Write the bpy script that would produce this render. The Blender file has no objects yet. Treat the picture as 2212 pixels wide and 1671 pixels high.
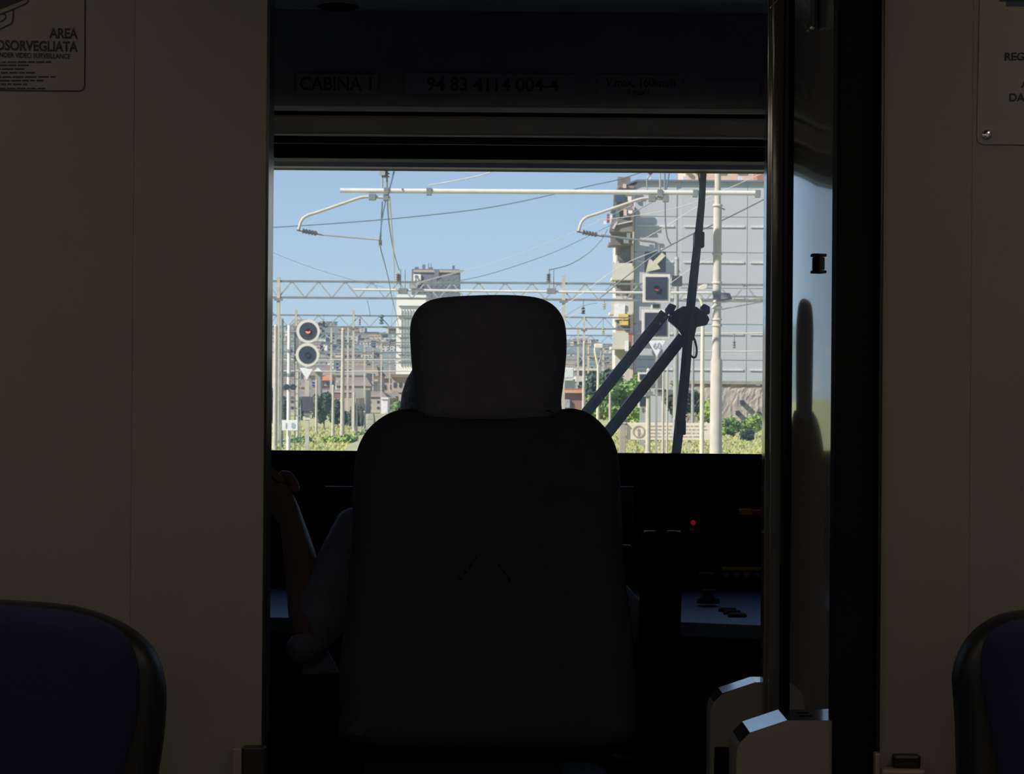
import bpy, bmesh, math, random
from mathutils import Vector, Matrix, Euler
R_ = math.radians
random.seed(7)
C = bpy.context.scene.collection
sc = bpy.context.scene

# ---------------------------------------------------------------- camera
F = 5000.0; CX, CY = 1106.0, 835.5; EYE = Vector((0, 0, 1.30))
PITCH = math.atan(14.5 / F); ROLL = R_(0.45)
RM = Matrix.Rotation(math.pi / 2 + PITCH, 3, 'X') @ Matrix.Rotation(ROLL, 3, 'Z')
cd = bpy.data.cameras.new('camera'); cam = bpy.data.objects.new('camera', cd); C.objects.link(cam)
cam.matrix_world = Matrix.Translation(EYE) @ RM.to_4x4()
cd.sensor_width = 36; cd.lens = 36 * F / 2212; cd.clip_end = 20000; cd.clip_start = .05
cd.dof.use_dof = True; cd.dof.focus_distance = 4.6; cd.dof.aperture_fstop = 34
sc.camera = cam
def P(px, py, d):
    """the point at distance d ahead of the eye that the photograph shows at (px, py)"""
    v = RM @ Vector(((px - CX) / F, -(py - CY) / F, -1.0))
    return EYE + v * (d / v.y)

# ---------------------------------------------------------------- sky, sun, exposure
w = bpy.data.worlds.new('sky'); sc.world = w; w.use_nodes = True
nt = w.node_tree; nt.nodes.clear()
N = nt.nodes.new; L = nt.links.new
tc = N('ShaderNodeTexCoord'); sx = N('ShaderNodeSeparateXYZ'); L(tc.outputs['Generated'], sx.inputs[0])
cr = N('ShaderNodeValToRGB'); L(sx.outputs['Z'], cr.inputs[0])
e = cr.color_ramp.elements
e[0].position = 0.0; e[0].color = (.56, .74, .88, 1)
e[1].position = 1.0; e[1].color = (.09, .19, .46, 1)
for p, c in ((.035, (.50, .69, .87, 1)), (.09, (.40, .585, .83, 1)), (.3, (.22, .38, .68, 1))):
    x = e.new(p); x.color = c
# low cumulus along the horizon
mp = N('ShaderNodeMapping'); mp.inputs['Scale'].default_value = (9, 9, 40); L(tc.outputs['Generated'], mp.inputs[0])
nz = N('ShaderNodeTexNoise'); nz.inputs['Scale'].default_value = 3.2; nz.inputs['Detail'].default_value = 5; L(mp.outputs[0], nz.inputs['Vector'])
c1 = N('ShaderNodeMapRange'); c1.inputs[1].default_value = .50; c1.inputs[2].default_value = .58; L(nz.outputs[0], c1.inputs[0])
c2 = N('ShaderNodeMapRange'); c2.inputs[1].default_value = .030; c2.inputs[2].default_value = .024; L(sx.outputs['Z'], c2.inputs[0])
mu = N('ShaderNodeMath'); mu.operation = 'MULTIPLY'; L(c1.outputs[0], mu.inputs[0]); L(c2.outputs[0], mu.inputs[1])
mxx = N('ShaderNodeMixRGB'); mxx.inputs[2].default_value = (.72, .78, .86, 1); L(mu.outputs[0], mxx.inputs[0]); L(cr.outputs[0], mxx.inputs[1])
bg = N('ShaderNodeBackground'); L(mxx.outputs[0], bg.inputs[0]); bg.inputs[1].default_value = 1.0
wo = N('ShaderNodeOutputWorld'); L(bg.outputs[0], wo.inputs[0])
sd = bpy.data.lights.new('sun', 'SUN'); sd.energy = 7.2; sd.angle = R_(.6); sd.color = (1, .93, .84)
so = bpy.data.objects.new('sun', sd); C.objects.link(so)
so.rotation_euler = Vector((-.80, -.42, .78)).to_track_quat('Z', 'Y').to_euler(); so.location = (-20, -10, 30)
sc.view_settings.view_transform = 'Standard'; sc.view_settings.look = 'None'
sc.view_settings.exposure = 0.0; sc.view_settings.gamma = 1.0; sc.view_settings.use_curve_mapping = False
sc.cycles.max_bounces = 8; sc.cycles.diffuse_bounces = 4; sc.cycles.glossy_bounces = 4; sc.cycles.transparent_max_bounces = 8
sc.cycles.caustics_reflective = False; sc.cycles.caustics_refractive = False
sc.cycles.use_denoising = True; sc.cycles.sample_clamp_indirect = 4
SALOON_FILL = 1.0

# ---------------------------------------------------------------- materials
MATS = {}
def mat(name, col, rough=.6, metal=0.0, var=.12, scale=6.0, bump=0.0, bscale=60.0, col2=None, spec=.5, emit=None, coat=0, vec='Object'):
    if name in MATS: return MATS[name]
    m = bpy.data.materials.new(name); m.use_nodes = True; t = m.node_tree
    b = t.nodes['Principled BSDF']
    b.inputs['Roughness'].default_value = rough; b.inputs['Metallic'].default_value = metal
    b.inputs['Specular IOR Level'].default_value = spec
    if coat: b.inputs['Coat Weight'].default_value = coat; b.inputs['Coat Roughness'].default_value = .08
    tx = t.nodes.new('ShaderNodeTexCoord')
    n = t.nodes.new('ShaderNodeTexNoise'); n.inputs['Scale'].default_value = scale; n.inputs['Detail'].default_value = 4
    t.links.new(tx.outputs[vec], n.inputs['Vector'])
    r = t.nodes.new('ShaderNodeValToRGB')
    c2_ = col2 or tuple(max(0, c * (1 - var)) for c in col); ca = col if col2 else tuple(min(1, c * (1 + var)) for c in col)
    r.color_ramp.elements[0].position = .35; r.color_ramp.elements[1].position = .65
    r.color_ramp.elements[0].color = (*c2_, 1); r.color_ramp.elements[1].color = (*ca, 1)
    t.links.new(n.outputs['Fac'], r.inputs[0]); t.links.new(r.outputs[0], b.inputs['Base Color'])
    if bump:
        n2 = t.nodes.new('ShaderNodeTexNoise'); n2.inputs['Scale'].default_value = bscale; n2.inputs['Detail'].default_value = 3
        t.links.new(tx.outputs[vec], n2.inputs['Vector'])
        bn = t.nodes.new('ShaderNodeBump'); bn.inputs['Strength'].default_value = bump; bn.inputs['Distance'].default_value = .01
        t.links.new(n2.outputs['Fac'], bn.inputs['Height']); t.links.new(bn.outputs[0], b.inputs['Normal'])
    if emit:
        b.inputs['Emission Color'].default_value = (*emit[0], 1); b.inputs['Emission Strength'].default_value = emit[1]
    MATS[name] = m
    return m
def glass_mat(name, tint, refl, veil=None, rough=.02):
    m = bpy.data.materials.new(name); m.use_nodes = True; t = m.node_tree; t.nodes.clear()
    o = t.nodes.new('ShaderNodeOutputMaterial'); tr = t.nodes.new('ShaderNodeBsdfTransparent'); tr.inputs[0].default_value = (*tint, 1)
    gl = t.nodes.new('ShaderNodeBsdfGlossy'); gl.inputs['Roughness'].default_value = rough
    mx = t.nodes.new('ShaderNodeMixShader'); mx.inputs[0].default_value = refl
    t.links.new(tr.outputs[0], mx.inputs[1]); t.links.new(gl.outputs[0], mx.inputs[2])
    last = mx
    if veil:
        tl = t.nodes.new('ShaderNodeBsdfTranslucent'); tl.inputs[0].default_value = (*veil[1], 1)
        m2 = t.nodes.new('ShaderNodeMixShader'); m2.inputs[0].default_value = veil[0]
        t.links.new(mx.outputs[0], m2.inputs[1]); t.links.new(tl.outputs[0], m2.inputs[2]); last = m2
    t.links.new(last.outputs[0], o.inputs[0]); MATS[name] = m
    return m

# ---------------------------------------------------------------- mesh helpers
WL = {}
def wl(o): return WL.get(o.name, Vector((0, 0, 0)))
class MB:
    def __init__(s): s.v = []; s.f = []
    def quad(s, a, b, c, d):
        i = len(s.v); s.v += [Vector(a), Vector(b), Vector(c), Vector(d)]; s.f.append((i, i + 1, i + 2, i + 3)); return s
    def box(s, c, size, rot=None, taper=1.0):
        c = Vector(c); h = Vector(size) / 2; i = len(s.v)
        for z in (-1, 1):
            k = taper if z > 0 else 1
            for (x, y) in ((-1, -1), (1, -1), (1, 1), (-1, 1)):
                p = Vector((x * h.x * k, y * h.y * k, z * h.z))
                if rot is not None: p = rot @ p
                s.v.append(c + p)
        for q in ((0, 3, 2, 1), (4, 5, 6, 7), (0, 1, 5, 4), (1, 2, 6, 5), (2, 3, 7, 6), (3, 0, 4, 7)):
            s.f.append(tuple(i + k for k in q))
        return s
    def bar(s, a, b, w_, h_=None):
        a = Vector(a); b = Vector(b); d = b - a; q = d.to_track_quat('X', 'Z').to_matrix()
        return s.box((a + b) / 2, (d.length, w_, h_ or w_), q)
    def prect(s, x0, y0, x1, y1, d, t):
        a = P((x0 + x1) / 2, (y0 + y1) / 2, d); u = d / F
        return s.box(a + Vector((0, t / 2, 0)), (abs(x1 - x0) * u, t, abs(y1 - y0) * u))
    def tube(s, pts, r, n=8, caps=True):
        pts = [Vector(p) for p in pts]; rs = r if isinstance(r, (list, tuple)) else [r] * len(pts)
        i0 = len(s.v); up = None
        for k, p in enumerate(pts):
            a = pts[max(0, k - 1)]; b = pts[min(len(pts) - 1, k + 1)]; t = (b - a).normalized()
            if up is None: up = Vector((0, 0, 1)) if abs(t.z) < .9 else Vector((0, 1, 0))
            x = t.cross(up); x = x.normalized() if x.length > 1e-6 else Vector((1, 0, 0)); y = x.cross(t).normalized(); up = y
            for j in range(n):
                an = 2 * math.pi * j / n
                s.v.append(p + (x * math.cos(an) + y * math.sin(an)) * rs[k])
        for k in range(len(pts) - 1):
            for j in range(n):
                a = i0 + k * n + j; b = i0 + k * n + (j + 1) % n
                s.f.append((a, b, b + n, a + n))
        if caps:
            s.f.append(tuple(i0 + j for j in range(n))[::-1]); m = i0 + (len(pts) - 1) * n
            s.f.append(tuple(m + j for j in range(n)))
        return s
    def lathe(s, base, prof, axis='Z', n=16):
        base = Vector(base); i0 = len(s.v)
        for (r, h) in prof:
            for j in range(n):
                an = 2 * math.pi * j / n; c_, s_ = r * math.cos(an), r * math.sin(an)
                s.v.append(base + (Vector((c_, s_, h)) if axis == 'Z' else Vector((c_, h, -s_)) if axis == 'Y' else Vector((h, c_, s_))))
        for k in range(len(prof) - 1):
            for j in range(n):
                a = i0 + k * n + j; b = i0 + k * n + (j + 1) % n
                s.f.append((a, b, b + n, a + n))
        s.f.append(tuple(i0 + j for j in range(n))[::-1]); m = i0 + (len(prof) - 1) * n
        s.f.append(tuple(m + j for j in range(n)))
        return s
    def prism(s, pts, vec):
        """closed outline (world points) swept along vec"""
        i = len(s.v); n = len(pts); vec = Vector(vec)
        s.v += [Vector(p) for p in pts] + [Vector(p) + vec for p in pts]
        s.f.append(tuple(range(i, i + n))); s.f.append(tuple(range(i + 2 * n - 1, i + n - 1, -1)))
        for k in range(n):
            k2 = (k + 1) % n; s.f.append((i + k, i + n + k, i + n + k2, i + k2))
        return s
    def loft(s, rings, cap=True):
        i0 = len(s.v); n = len(rings[0])
        for r in rings: s.v += [Vector(p) for p in r]
        for k in range(len(rings) - 1):
            for j in range(n):
                a = i0 + k * n + j; b = i0 + k * n + (j + 1) % n
                s.f.append((a, b, b + n, a + n))
        if cap:
            for k in (0, len(rings) - 1):
                c_ = sum((Vector(p) for p in rings[k]), Vector()) / n; ci = len(s.v); s.v.append(c_)
                for j in range(n):
                    a = i0 + k * n + j; b = i0 + k * n + (j + 1) % n
                    s.f.append((b, a, ci) if k == 0 else (a, b, ci))
        return s
    def build(s, name, m, parent=None, smooth=False, bevel=0, label=None, cat=None, group=None, kind=None, angle=40, subd=0):
        mn = Vector([min(v[k] for v in s.v) for k in range(3)]); mx = Vector([max(v[k] for v in s.v) for k in range(3)])
        o0 = Vector(((mn.x + mx.x) / 2, (mn.y + mx.y) / 2, mn.z))
        me = bpy.data.meshes.new(name); me.from_pydata([v - o0 for v in s.v], [], s.f)
        bm = bmesh.new(); bm.from_mesh(me); bmesh.ops.recalc_face_normals(bm, faces=bm.faces)
        if smooth:
            for f in bm.faces: f.smooth = True
            for e_ in bm.edges:
                if len(e_.link_faces) == 2 and e_.calc_face_angle(0) > R_(angle): e_.smooth = False
        bm.to_mesh(me); bm.free()
        me.materials.append(m if not isinstance(m, str) else MATS[m])
        o = bpy.data.objects.new(name, me); C.objects.link(o); WL[o.name] = o0
        if parent: o.parent = parent; o.location = o0 - wl(parent)
        else: o.location = o0
        if bevel:
            b = o.modifiers.new('bevel', 'BEVEL'); b.width = bevel; b.segments = 2; b.limit_method = 'ANGLE'; b.angle_limit = R_(50)
        if subd:
            b = o.modifiers.new('subd', 'SUBSURF'); b.levels = subd; b.render_levels = subd
        tag(o, label, cat, group, kind)
        return o
def tag(o, label=None, cat=None, group=None, kind=None):
    if label: o['label'] = label
    if cat: o['category'] = cat
    if group: o['group'] = group
    if kind: o['kind'] = kind
    return o
def thing(name, label, cat, loc, group=None):
    o = bpy.data.objects.new(name, None); C.objects.link(o); o.location = loc; o.empty_display_size = .1
    WL[o.name] = Vector(loc); return tag(o, label, cat, group)
def crom(pts, k=5, closed=True):
    out = []; n = len(pts); pts = [Vector(p) for p in pts]
    for i in range(n if closed else n - 1):
        p0, p1, p2, p3 = (pts[(i + j) % n] for j in (-1, 0, 1, 2)) if closed else (pts[max(0, i - 1)], pts[i], pts[i + 1], pts[min(n - 1, i + 2)])
        for j in range(k):
            t = j / k
            out.append(.5 * ((2 * p1) + (p2 - p0) * t + (2 * p0 - 5 * p1 + 4 * p2 - p3) * t * t + (3 * p1 - p0 - 3 * p2 + p3) * t ** 3))
    if not closed: out.append(pts[-1])
    return out
def pline(l, d, k=5): return crom([P(x, y, d) for x, y in l], k, False)
def inset(pts, r):
    n = len(pts); out = []
    area = sum(pts[i].x * pts[(i + 1) % n].z - pts[(i + 1) % n].x * pts[i].z for i in range(n)); sg = 1 if area > 0 else -1
    for i in range(n):
        t = (pts[(i + 1) % n] - pts[i - 1]); nn = Vector((-t.z, 0, t.x)).normalized() * sg
        out.append(pts[i] + nn * r)
    return out
def cushion(outline, d, thick, r, k=5):
    """padded slab: outline in the photograph at distance d (its middle), rounded by r front and back"""
    pts = crom([P(x, y, d) for x, y in outline], k)
    m = MB(); rings = []
    for (ins, yy) in ((r * 1.5, -.5 - .02), (r, -.5), (r * .35, -.5 + .12), (0, -.5 + .3), (0, .2), (r * .35, .38), (r, .5), (r * 1.5, .51)):
        rings.append([p + Vector((0, yy * thick, 0)) for p in inset(pts, ins)])
    def shrink(r0, sg):
        c_ = sum(r0, Vector()) / len(r0); return [[c_ + (p - c_) * q + Vector((0, sg * thick * .04 * (1 - q), 0)) for p in r0] for q in (.8, .6, .4, .2)]
    return m.loft(shrink(rings[0], -1)[::-1] + rings + shrink(rings[-1], 1))
def text(name, s, x, y, hpx, d, m, parent, align='LEFT', sx=1.0, bold=.0, depth=.0004, off=0.0):
    """lettering lying flat on a surface facing the aisle; (x, y) is its lower edge in the photograph, hpx its capital height"""
    cu = bpy.data.curves.new(name, 'FONT'); cu.body = s; cu.align_x = align; cu.offset = bold; cu.extrude = depth
    cu.resolution_u = 4; cu.size = 1
    o = bpy.data.objects.new('tmp', cu); C.objects.link(o); dg = bpy.context.evaluated_depsgraph_get(); dg.update()
    me = bpy.data.meshes.new_from_object(o.evaluated_get(dg)); bpy.data.objects.remove(o)
    me.name = name; me.materials.clear(); me.materials.append(m)
    h = hpx * d / F / .70
    me.transform(Matrix.Rotation(math.pi / 2, 4, 'X') @ Matrix.Diagonal((h * sx, h, 1, 1)))
    t = bpy.data.objects.new(name, me); C.objects.link(t); a = P(x, y, d) + Vector((0, off, 0))
    t.parent = parent; t.location = a - wl(parent); WL[t.name] = a
    return t
def copy_tree(o, parent=None):
    c = o.copy(); C.objects.link(c); c.parent = parent
    for ch in o.children: copy_tree(ch, c)
    return c
# ================================================================ SETTING: saloon, bulkhead, cab
mat('cream laminate', (.205, .193, .160), .55, var=.04, scale=3, bump=.05, bscale=300)
mat('cream laminate warm', (.21, .179, .152), .55, var=.04, scale=3, bump=.05, bscale=300)
mat('ceiling grey', (.33, .33, .31), .6, var=.05)
mat('floor vinyl', (.05, .055, .06), .5, var=.3, scale=40)
mat('black rubber', (.005, .005, .005), .8, var=.2, spec=.15)
mat('black gloss frame', (.012, .012, .013), .18, var=.1)
mat('cab dark panel', (.22, .22, .285), .9, var=.15, scale=4, spec=.1)
mat('cab black plastic', (.006, .006, .006), .7, spec=.2, var=.2, bump=.1, bscale=500)
mat('cab ceiling panel', (.75, .75, .73), .6, var=.08)
mat('blind fabric', (.88, .73, .62), .8, var=.12, scale=3)
mat('door laminate gloss', (.20, .19, .185), .025, var=.05, coat=1.0, spec=.8)
mat('desk blue grey', (.10, .125, .19), .45, var=.06, scale=10)
mat('brushed steel', (.62, .64, .66), .12, 1.0, var=.05, scale=4)
mat('grey housing paint', (.20, .18, .155), .55, var=.06)
mat('seat lit black', (.30, .27, .31), .9, var=.06, scale=30, spec=.2)  # lit copy of the seat fabric, brightness put into its base colour
mat('seat blue', (.009, .010, .055), .9, var=.15, scale=5, bump=.4, bscale=700)
mat('shell black', (.008, .008, .010), .45, var=.1)
mat('print black', (.006, .006, .006), .6, var=.02)
mat('sign enamel', (.225, .21, .17), .4, var=.03)
mat('chrome', (.6, .6, .58), .2, 1.0, var=.05)
mat('plate grey', (.30, .29, .37), .5, var=.05)
mat('beige strip', (.24, .19, .135), .4, var=.1)
BY = 2.95
def wx(px, d): return (px - CX) / F * d
XL, XR = wx(571, BY), wx(1906, BY)
CEIL = 2.13
# bulkhead, left and right of the doorway
lw = MB().box(((XL - .484) / 2, BY + .03, CEIL / 2), (abs(XL + .484), .06, CEIL)).build('wall_left', 'cream laminate', kind='structure')
MB().prism([Vector((-.4845, BY + .001, 0)), Vector((-1.40, BY - .10, 0)), Vector((-1.40, BY + .06, 0)), Vector((-.4845, BY + .06, 0))], (0, 0, CEIL)).build('wall_left_side_panel', 'cream laminate', kind='structure')
MB().box(((XR + .584) / 2, BY + .03, CEIL / 2), (.584 - XR, .06, CEIL)).build('wall_right', 'cream laminate warm', kind='structure')
MB().prism([Vector((.5845, BY + .001, 0)), Vector((1.40, BY - .06, 0)), Vector((1.40, BY + .06, 0)), Vector((.5845, BY + .06, 0))], (0, 0, CEIL)).build('wall_right_side_panel', 'cream laminate', kind='structure')
MB().box(((XL + XR) / 2, BY + .03, (2.02 + CEIL) / 2), (XR - XL, .06, CEIL - 2.02)).build('wall_header', 'cream laminate', kind='structure')
# black door jamb between doorway and right wall panel
j = MB().box(((wx(1806, BY) + XR) / 2 - .001, BY + .045, 1.01), (XR - wx(1806, BY) - .004, .07, 2.02)).build('door_1_jamb', 'black rubber', bevel=.004, kind='structure')
MB().box((XR - .0035, BY - .002, .97), (.004, .012, 1.9)).build('trim_1', 'black gloss frame', kind='structure', bevel=.001)
MB().box((XL + .002, BY + .03, 1.01), (.003, .062, 2.0)).build('trim_2', 'black gloss frame', kind='structure')
MB().box((0, -1.53, -.02), (2.84, 9.04, .04)).build('floor', 'floor vinyl', kind='structure')
MB().box((0, -1.53, CEIL + .02), (2.84, 9.04, .04)).build('ceiling', 'ceiling grey', kind='structure')
MB().box((0, -6.02, CEIL / 2), (2.84, .06, CEIL)).build('wall_back', 'cream laminate', kind='structure')
glass_mat('saloon glass', (.42, .42, .40), .04)
for s, nm in ((-1, 'wall_outer_left'), (1, 'wall_outer_right')):
    x = s * 1.42
    MB().box((x, -1.53, .45), (.05, 9.04, .9)).box((x, -1.53, 1.97), (.05, 9.04, .34)).build(nm, 'cream laminate', kind='structure')
    ys = [-6.05, -5.6, -4.2, -3.7, -2.3, -1.8, -.4, .1, 1.3, 3.0]
    for a, b in zip(ys[::2], ys[1::2]):
        MB().box((x, (a + b) / 2, 1.35), (.05, b - a, .9)).build(nm + '_pier', 'cream laminate', kind='structure')
    for k, (a, b) in enumerate(zip(ys[1:-1:2], ys[2::2])):
        w_ = MB().box((x, (a + b) / 2, 1.35), (.008, b - a, .9)).build('window_%d' % (k + (1 if s < 0 else 5)), 'saloon glass', kind='structure')
# unseen saloon ceiling lamps, added to brighten the bulkhead
mat('fill lamp glow', (.8, .78, .7), .5, emit=((1, .85, .69), 3.6)); mat('fill strip glow', (.8, .78, .7), .5, emit=((1, .87, .74), 14.5))
for i, (xx, yy) in enumerate(((-.98, 1.75), (.98, 1.75), (-.98, -1.2), (.98, -1.2), (-.98, -3.8), (.98, -3.8))):
    t = thing('fill_lamp', 'added long warm white fill lamp on the %s side of the saloon, %s from the bulkhead' % (('left', 'right')[i % 2], ('first', 'second', 'third')[i // 2]), 'lamp', (xx, yy, CEIL - .03), 'added saloon fill lamps')
    MB().box((xx, yy, CEIL - .012), (.20, 1.7, .024)).build('housing', 'ceiling grey', t)
    MB().box((xx, yy, CEIL - .03), (.16, 1.64, .012)).build('diffuser', 'fill lamp glow', t, bevel=.003)

for i, yy in enumerate((-.9, -3.6)):  # unseen middle strips, added to brighten the cab through the doorway
    t = thing('fill_strip', 'added slim warm fill light along the middle of the saloon ceiling, %s' % ('nearer the cab', 'farther from the cab')[i], 'lamp', (0, yy, CEIL - .03), 'added middle fill lights')
    MB().box((0, yy, CEIL - .012), (.12, 1.9, .024)).build('housing', 'ceiling grey', t)
    MB().box((0, yy, CEIL - .03), (.09, 1.84, .012)).build('diffuser', 'fill strip glow', t, bevel=.003)
# cab shell
Y1, XW = 5.80, 1.40
MB().box((0, (BY + .12 + 6.0) / 2, -.02), (2 * XW + .1, 6.0 - BY - .12, .04)).build('floor_cab', 'floor vinyl', kind='structure')
MB().box((0, (BY + .06 + 5.9) / 2, CEIL + .02), (2 * XW + .1, 5.9 - BY - .06, .04)).build('ceiling_cab', 'cab ceiling panel', kind='structure')
for s, nm in ((-1, 'wall_cab_left'), (1, 'wall_cab_right')):
    MB().box((s * (XW + .03), (BY + .06 + 5.9) / 2, 1.1), (.06, 5.9 - BY - .06, 2.2)).build(nm, 'cab dark panel', kind='structure')
zb = P(1106, 980, Y1).z; zt = P(1106, 363, Y1).z
MB().box((0, Y1 + .05, zb / 2), (2 * XW + .1, .1, zb)).build('wall_front_lower', 'cab black plastic', kind='structure')
MB().box((0, Y1 + .05, (zt + 2.3) / 2), (2 * XW + .1, .1, 2.3 - zt)).build('wall_front_upper', 'cab black plastic', kind='structure')
for s in (-1, 1):
    MB().box((s * 1.38, Y1 + .05, (zb + zt) / 2), (.1, .1, zt - zb)).build('wall_front_side', 'cab black plastic', kind='structure')
glass_mat('windscreen glass', (.985, .99, .985), .015, (.060, (.9, .92, 1.0)), .22)
MB().box((0, Y1 + .085, (zb + zt) / 2), (2.66, .006, zt - zb)).build('window_9', 'windscreen glass', kind='structure')
# header above the windscreen: curved dark panel, gap, blind roller, frame rails
d = 5.05
prof = [(5.02, CEIL + .01), (5.03, CEIL - .02), (5.06, CEIL - .07), (5.09, CEIL - .14), (5.10, P(1106, 210, 5.10).z), (5.115, P(1106, 232, 5.115).z), (5.15, P(1106, 243, 5.15).z), (5.3, P(1106, 235, 5.3).z), (5.3, CEIL + .01)]
MB().prism([Vector((-XW, a, b)) for a, b in prof], (2 * XW, 0, 0)).build('wall_header_cab', 'cab dark panel', smooth=True, kind='structure')
r = MB(); zc0, zc1 = P(1106, 292, 5.0).z, P(1106, 251, 5.0).z
ring = [(5.40 + .01 * math.cos(a) * 0, 0) for a in ()]
pr = [(5.01, zc1), (5.00, zc1 - .006), (5.00, zc0 + .004), (5.008, zc0), (5.06, zc0 + .002), (5.06, zc1)]
t = thing('roller_blind', 'brown roller blind rolled up across the top of the windscreen', 'blind', (0, 5.03, zc0))
MB().prism([Vector((-XW + .02, a, b)) for a, b in pr], (2 * XW - .04, 0, 0)).build('blind_cloth', 'blind fabric', t)
MB().tube([Vector((-XW + .02, 5.05, zc0 - .004)), Vector((XW - .02, 5.05, zc0 - .004))], .005).build('bottom_rail', 'black rubber', t)
# slim chrome-edged rail lines and window frame
z0, z1 = P(1106, 345, 5.62).z, P(1106, 285, 5.62).z
MB().box((0, 5.66, (z0 + z1) / 2), (2 * XW - .04, .08, z1 - z0)).build('trim_3', 'cab black plastic', kind='structure')
zl = P(1106, 313, 5.61).z
MB().box((0, 5.615, zl), (2 * XW - .04, .006, .0016)).build('trim_4', 'brushed steel', kind='structure')
z0, z1 = P(1106, 363, 5.76).z, P(1106, 345, 5.76).z
mat('frame blue black', (.05, .055, .10), .5, var=.1)
MB().prism([Vector((-XW, 5.72, z1)), Vector((-XW, 5.755, z0)), Vector((-XW, 5.80, z0)), Vector((-XW, 5.80, z1))], (2 * XW, 0, 0)).build('trim_5', 'frame blue black', kind='structure')
MB().bar(P(1405, 303, 5.60), P(1660, 301, 5.55), .004, .006).build('trim_6', 'brushed steel', kind='structure')
# ceiling speaker
t = thing('ceiling_speaker', 'small round dark speaker set in the cab ceiling, top left of the doorway view', 'speaker', (-.38, 4.975, CEIL - .006))
MB().lathe((-.38, 4.975, CEIL - .003), [(.044, 0), (.044, .003)], n=24).build('rim', 'cab black plastic', t)
MB().lathe((-.38, 4.975, CEIL - .006), [(.036, 0), (.038, .003)], n=24).build('grille', 'black rubber', t)
# cab number plates on the header
def plate(name, label, x0, y0, x1, y1, lines):
    d_ = 5.075
    t = thing(name, label, 'label plate', P((x0 + x1) / 2, y1, d_))
    MB().prect(x0, y0, x1, y1, d_, .002).build('plate', 'plate grey', t)
    for (s, x, y, h, sx_, b) in lines: text('lettering', s, x, y, h, d_, MATS['print black'], t, 'CENTER', sx_, b, off=-.0008)
plate('number_plate', 'dark plate reading CABINA 1 above the windscreen', 640, 160, 815, 201, [('CABINA 1', 728, 194, 28, .92, .02)])
plate('number_plate', 'long dark plate reading 94 83 4114 004-4 above the windscreen', 874, 159, 1242, 203, [('94 83 4114 004-4', 1064, 196, 28, 1.0, .02)])
plate('number_plate', 'dark plate reading V.max. 160km/h above the windscreen', 1292, 162, 1474, 207, [('V.max. 160km/h', 1384, 187, 19, .85, .01), ('P max 1', 1380, 205, 12, .9, .01)])
plate('number_plate', 'small blank dark plate at the right end of the header', 1520, 174, 1640, 207, [('V.max', 1556, 196, 1, .9, 0)][:0])

# ---- dashboard, instrument panel, desk
t = thing('driver_desk', 'black driving console with blue-grey worktop below the windscreen', 'console', (0, 5.3, 0))
ip = [(5.79, .6), (5.79, zb + .005), (5.66, zb - .005), (5.60, zb - .06), (5.53, .86), (5.53, .6)]
MB().prism([Vector((-XW + .01, a, b)) for a, b in ip], (2 * XW - .02, 0, 0)).build('instrument_panel', mat('dash felt', (.008, .007, .006), 1.0, spec=.0, var=.2), t)
zd = .832
def desk(name, x0, x1, yf0, yf1):
    MB().prism([Vector((x0, yf0, zd - .03)), Vector((x1, yf1, zd - .03)), Vector((x1, 5.53, zd - .03)), Vector((x0, 5.53, zd - .03))], (0, 0, .03)).build(name, 'desk blue grey', t, bevel=.003)
yR0, yR1 = 4.72, 4.50
desk('worktop', -XW + .01, -.40, 4.88, 4.80)
desk('worktop', .24, XW - .01, 4.82, 4.40)
MB().box((-.09, 5.28, zd - .015), (.6, .5, .03)).build('worktop_middle', 'cab black plastic', t, bevel=.004)
MB().box((-.84, 5.25, .40), (.86, .55, .80)).build('cabinet', 'cab black plastic', t, bevel=.01)
MB().box((.80, 5.25, .40), (.86, .55, .80)).build('cabinet', 'cab black plastic', t, bevel=.01)
mat('orange key', (.55, .22, .03), .4); mat('red key', (.45, .03, .03), .4); mat('amber strip', (.5, .30, .03), .4); mat('violet key', (.12, .09, .2), .4)
mat('red lamp', (.3, .01, .02), .4, emit=((1, .03, .05), .12))
MB().prect(1597, 1099, 1625, 1112, 5.52, .012).build('button', 'orange key', t, bevel=.002)
MB().prect(1625, 1101, 1650, 1113, 5.52, .012).build('button', 'red key', t, bevel=.002)
MB().prect(1561, 1224, 1652, 1231, 5.515, .01).build('label_strip', 'amber strip', t)
for k in range(4): MB().prect(1562 + 22 * k, 1236, 1576 + 22 * k, 1246, 5.51, .015).build('button', 'violet key' if k != 2 else 'beige strip', t, bevel=.002)
MB().prect(1510, 1236, 1542, 1240, 5.51, .01).build('label_strip', 'violet key', t)
MB().lathe(P(1497, 1128, 5.54), [(.006, 0), (.006, -.01)], 'Y', 10).build('indicator_lamp', 'red lamp', t)
MB().prect(1490, 1140, 1499, 1146, 5.53, .008).build('indicator_lamp', 'orange key', t)
for k, (a, b) in enumerate(((1150, 1300), (1310, 1370), (700, 860), (880, 1100))):
    MB().prect(a, 1050, b, 1150, 5.56, .02).build('screen', 'black gloss frame', t, bevel=.003)
MB().lathe(P(1530, 1302, 5.15), [(.026, 0), (.024, .010), (.012, .013), (.012, .02), (.018, .022), (.016, .03)], n=16).build('control_knob', 'black rubber', t, smooth=True)
for k in range(3):
    a = P(1552 + 10 * k, 1310 + 8 * k, 5.02 - .06 * k); a.z = zd
    t2 = thing('paper_clip_strip', 'small dark clip lying on the worktop, %s of three' % ('farthest', 'middle', 'nearest')[k], 'clip', a, 'clips on the worktop')
    MB().box(a + Vector((.02, 0, .003)), (.040, .022, .004)).build('clip', 'black rubber', t2, bevel=.002)
    MB().box(a + Vector((.02, 0, .007)), (.034, .005, .003)).build('spine', 'chrome', t2)

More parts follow.
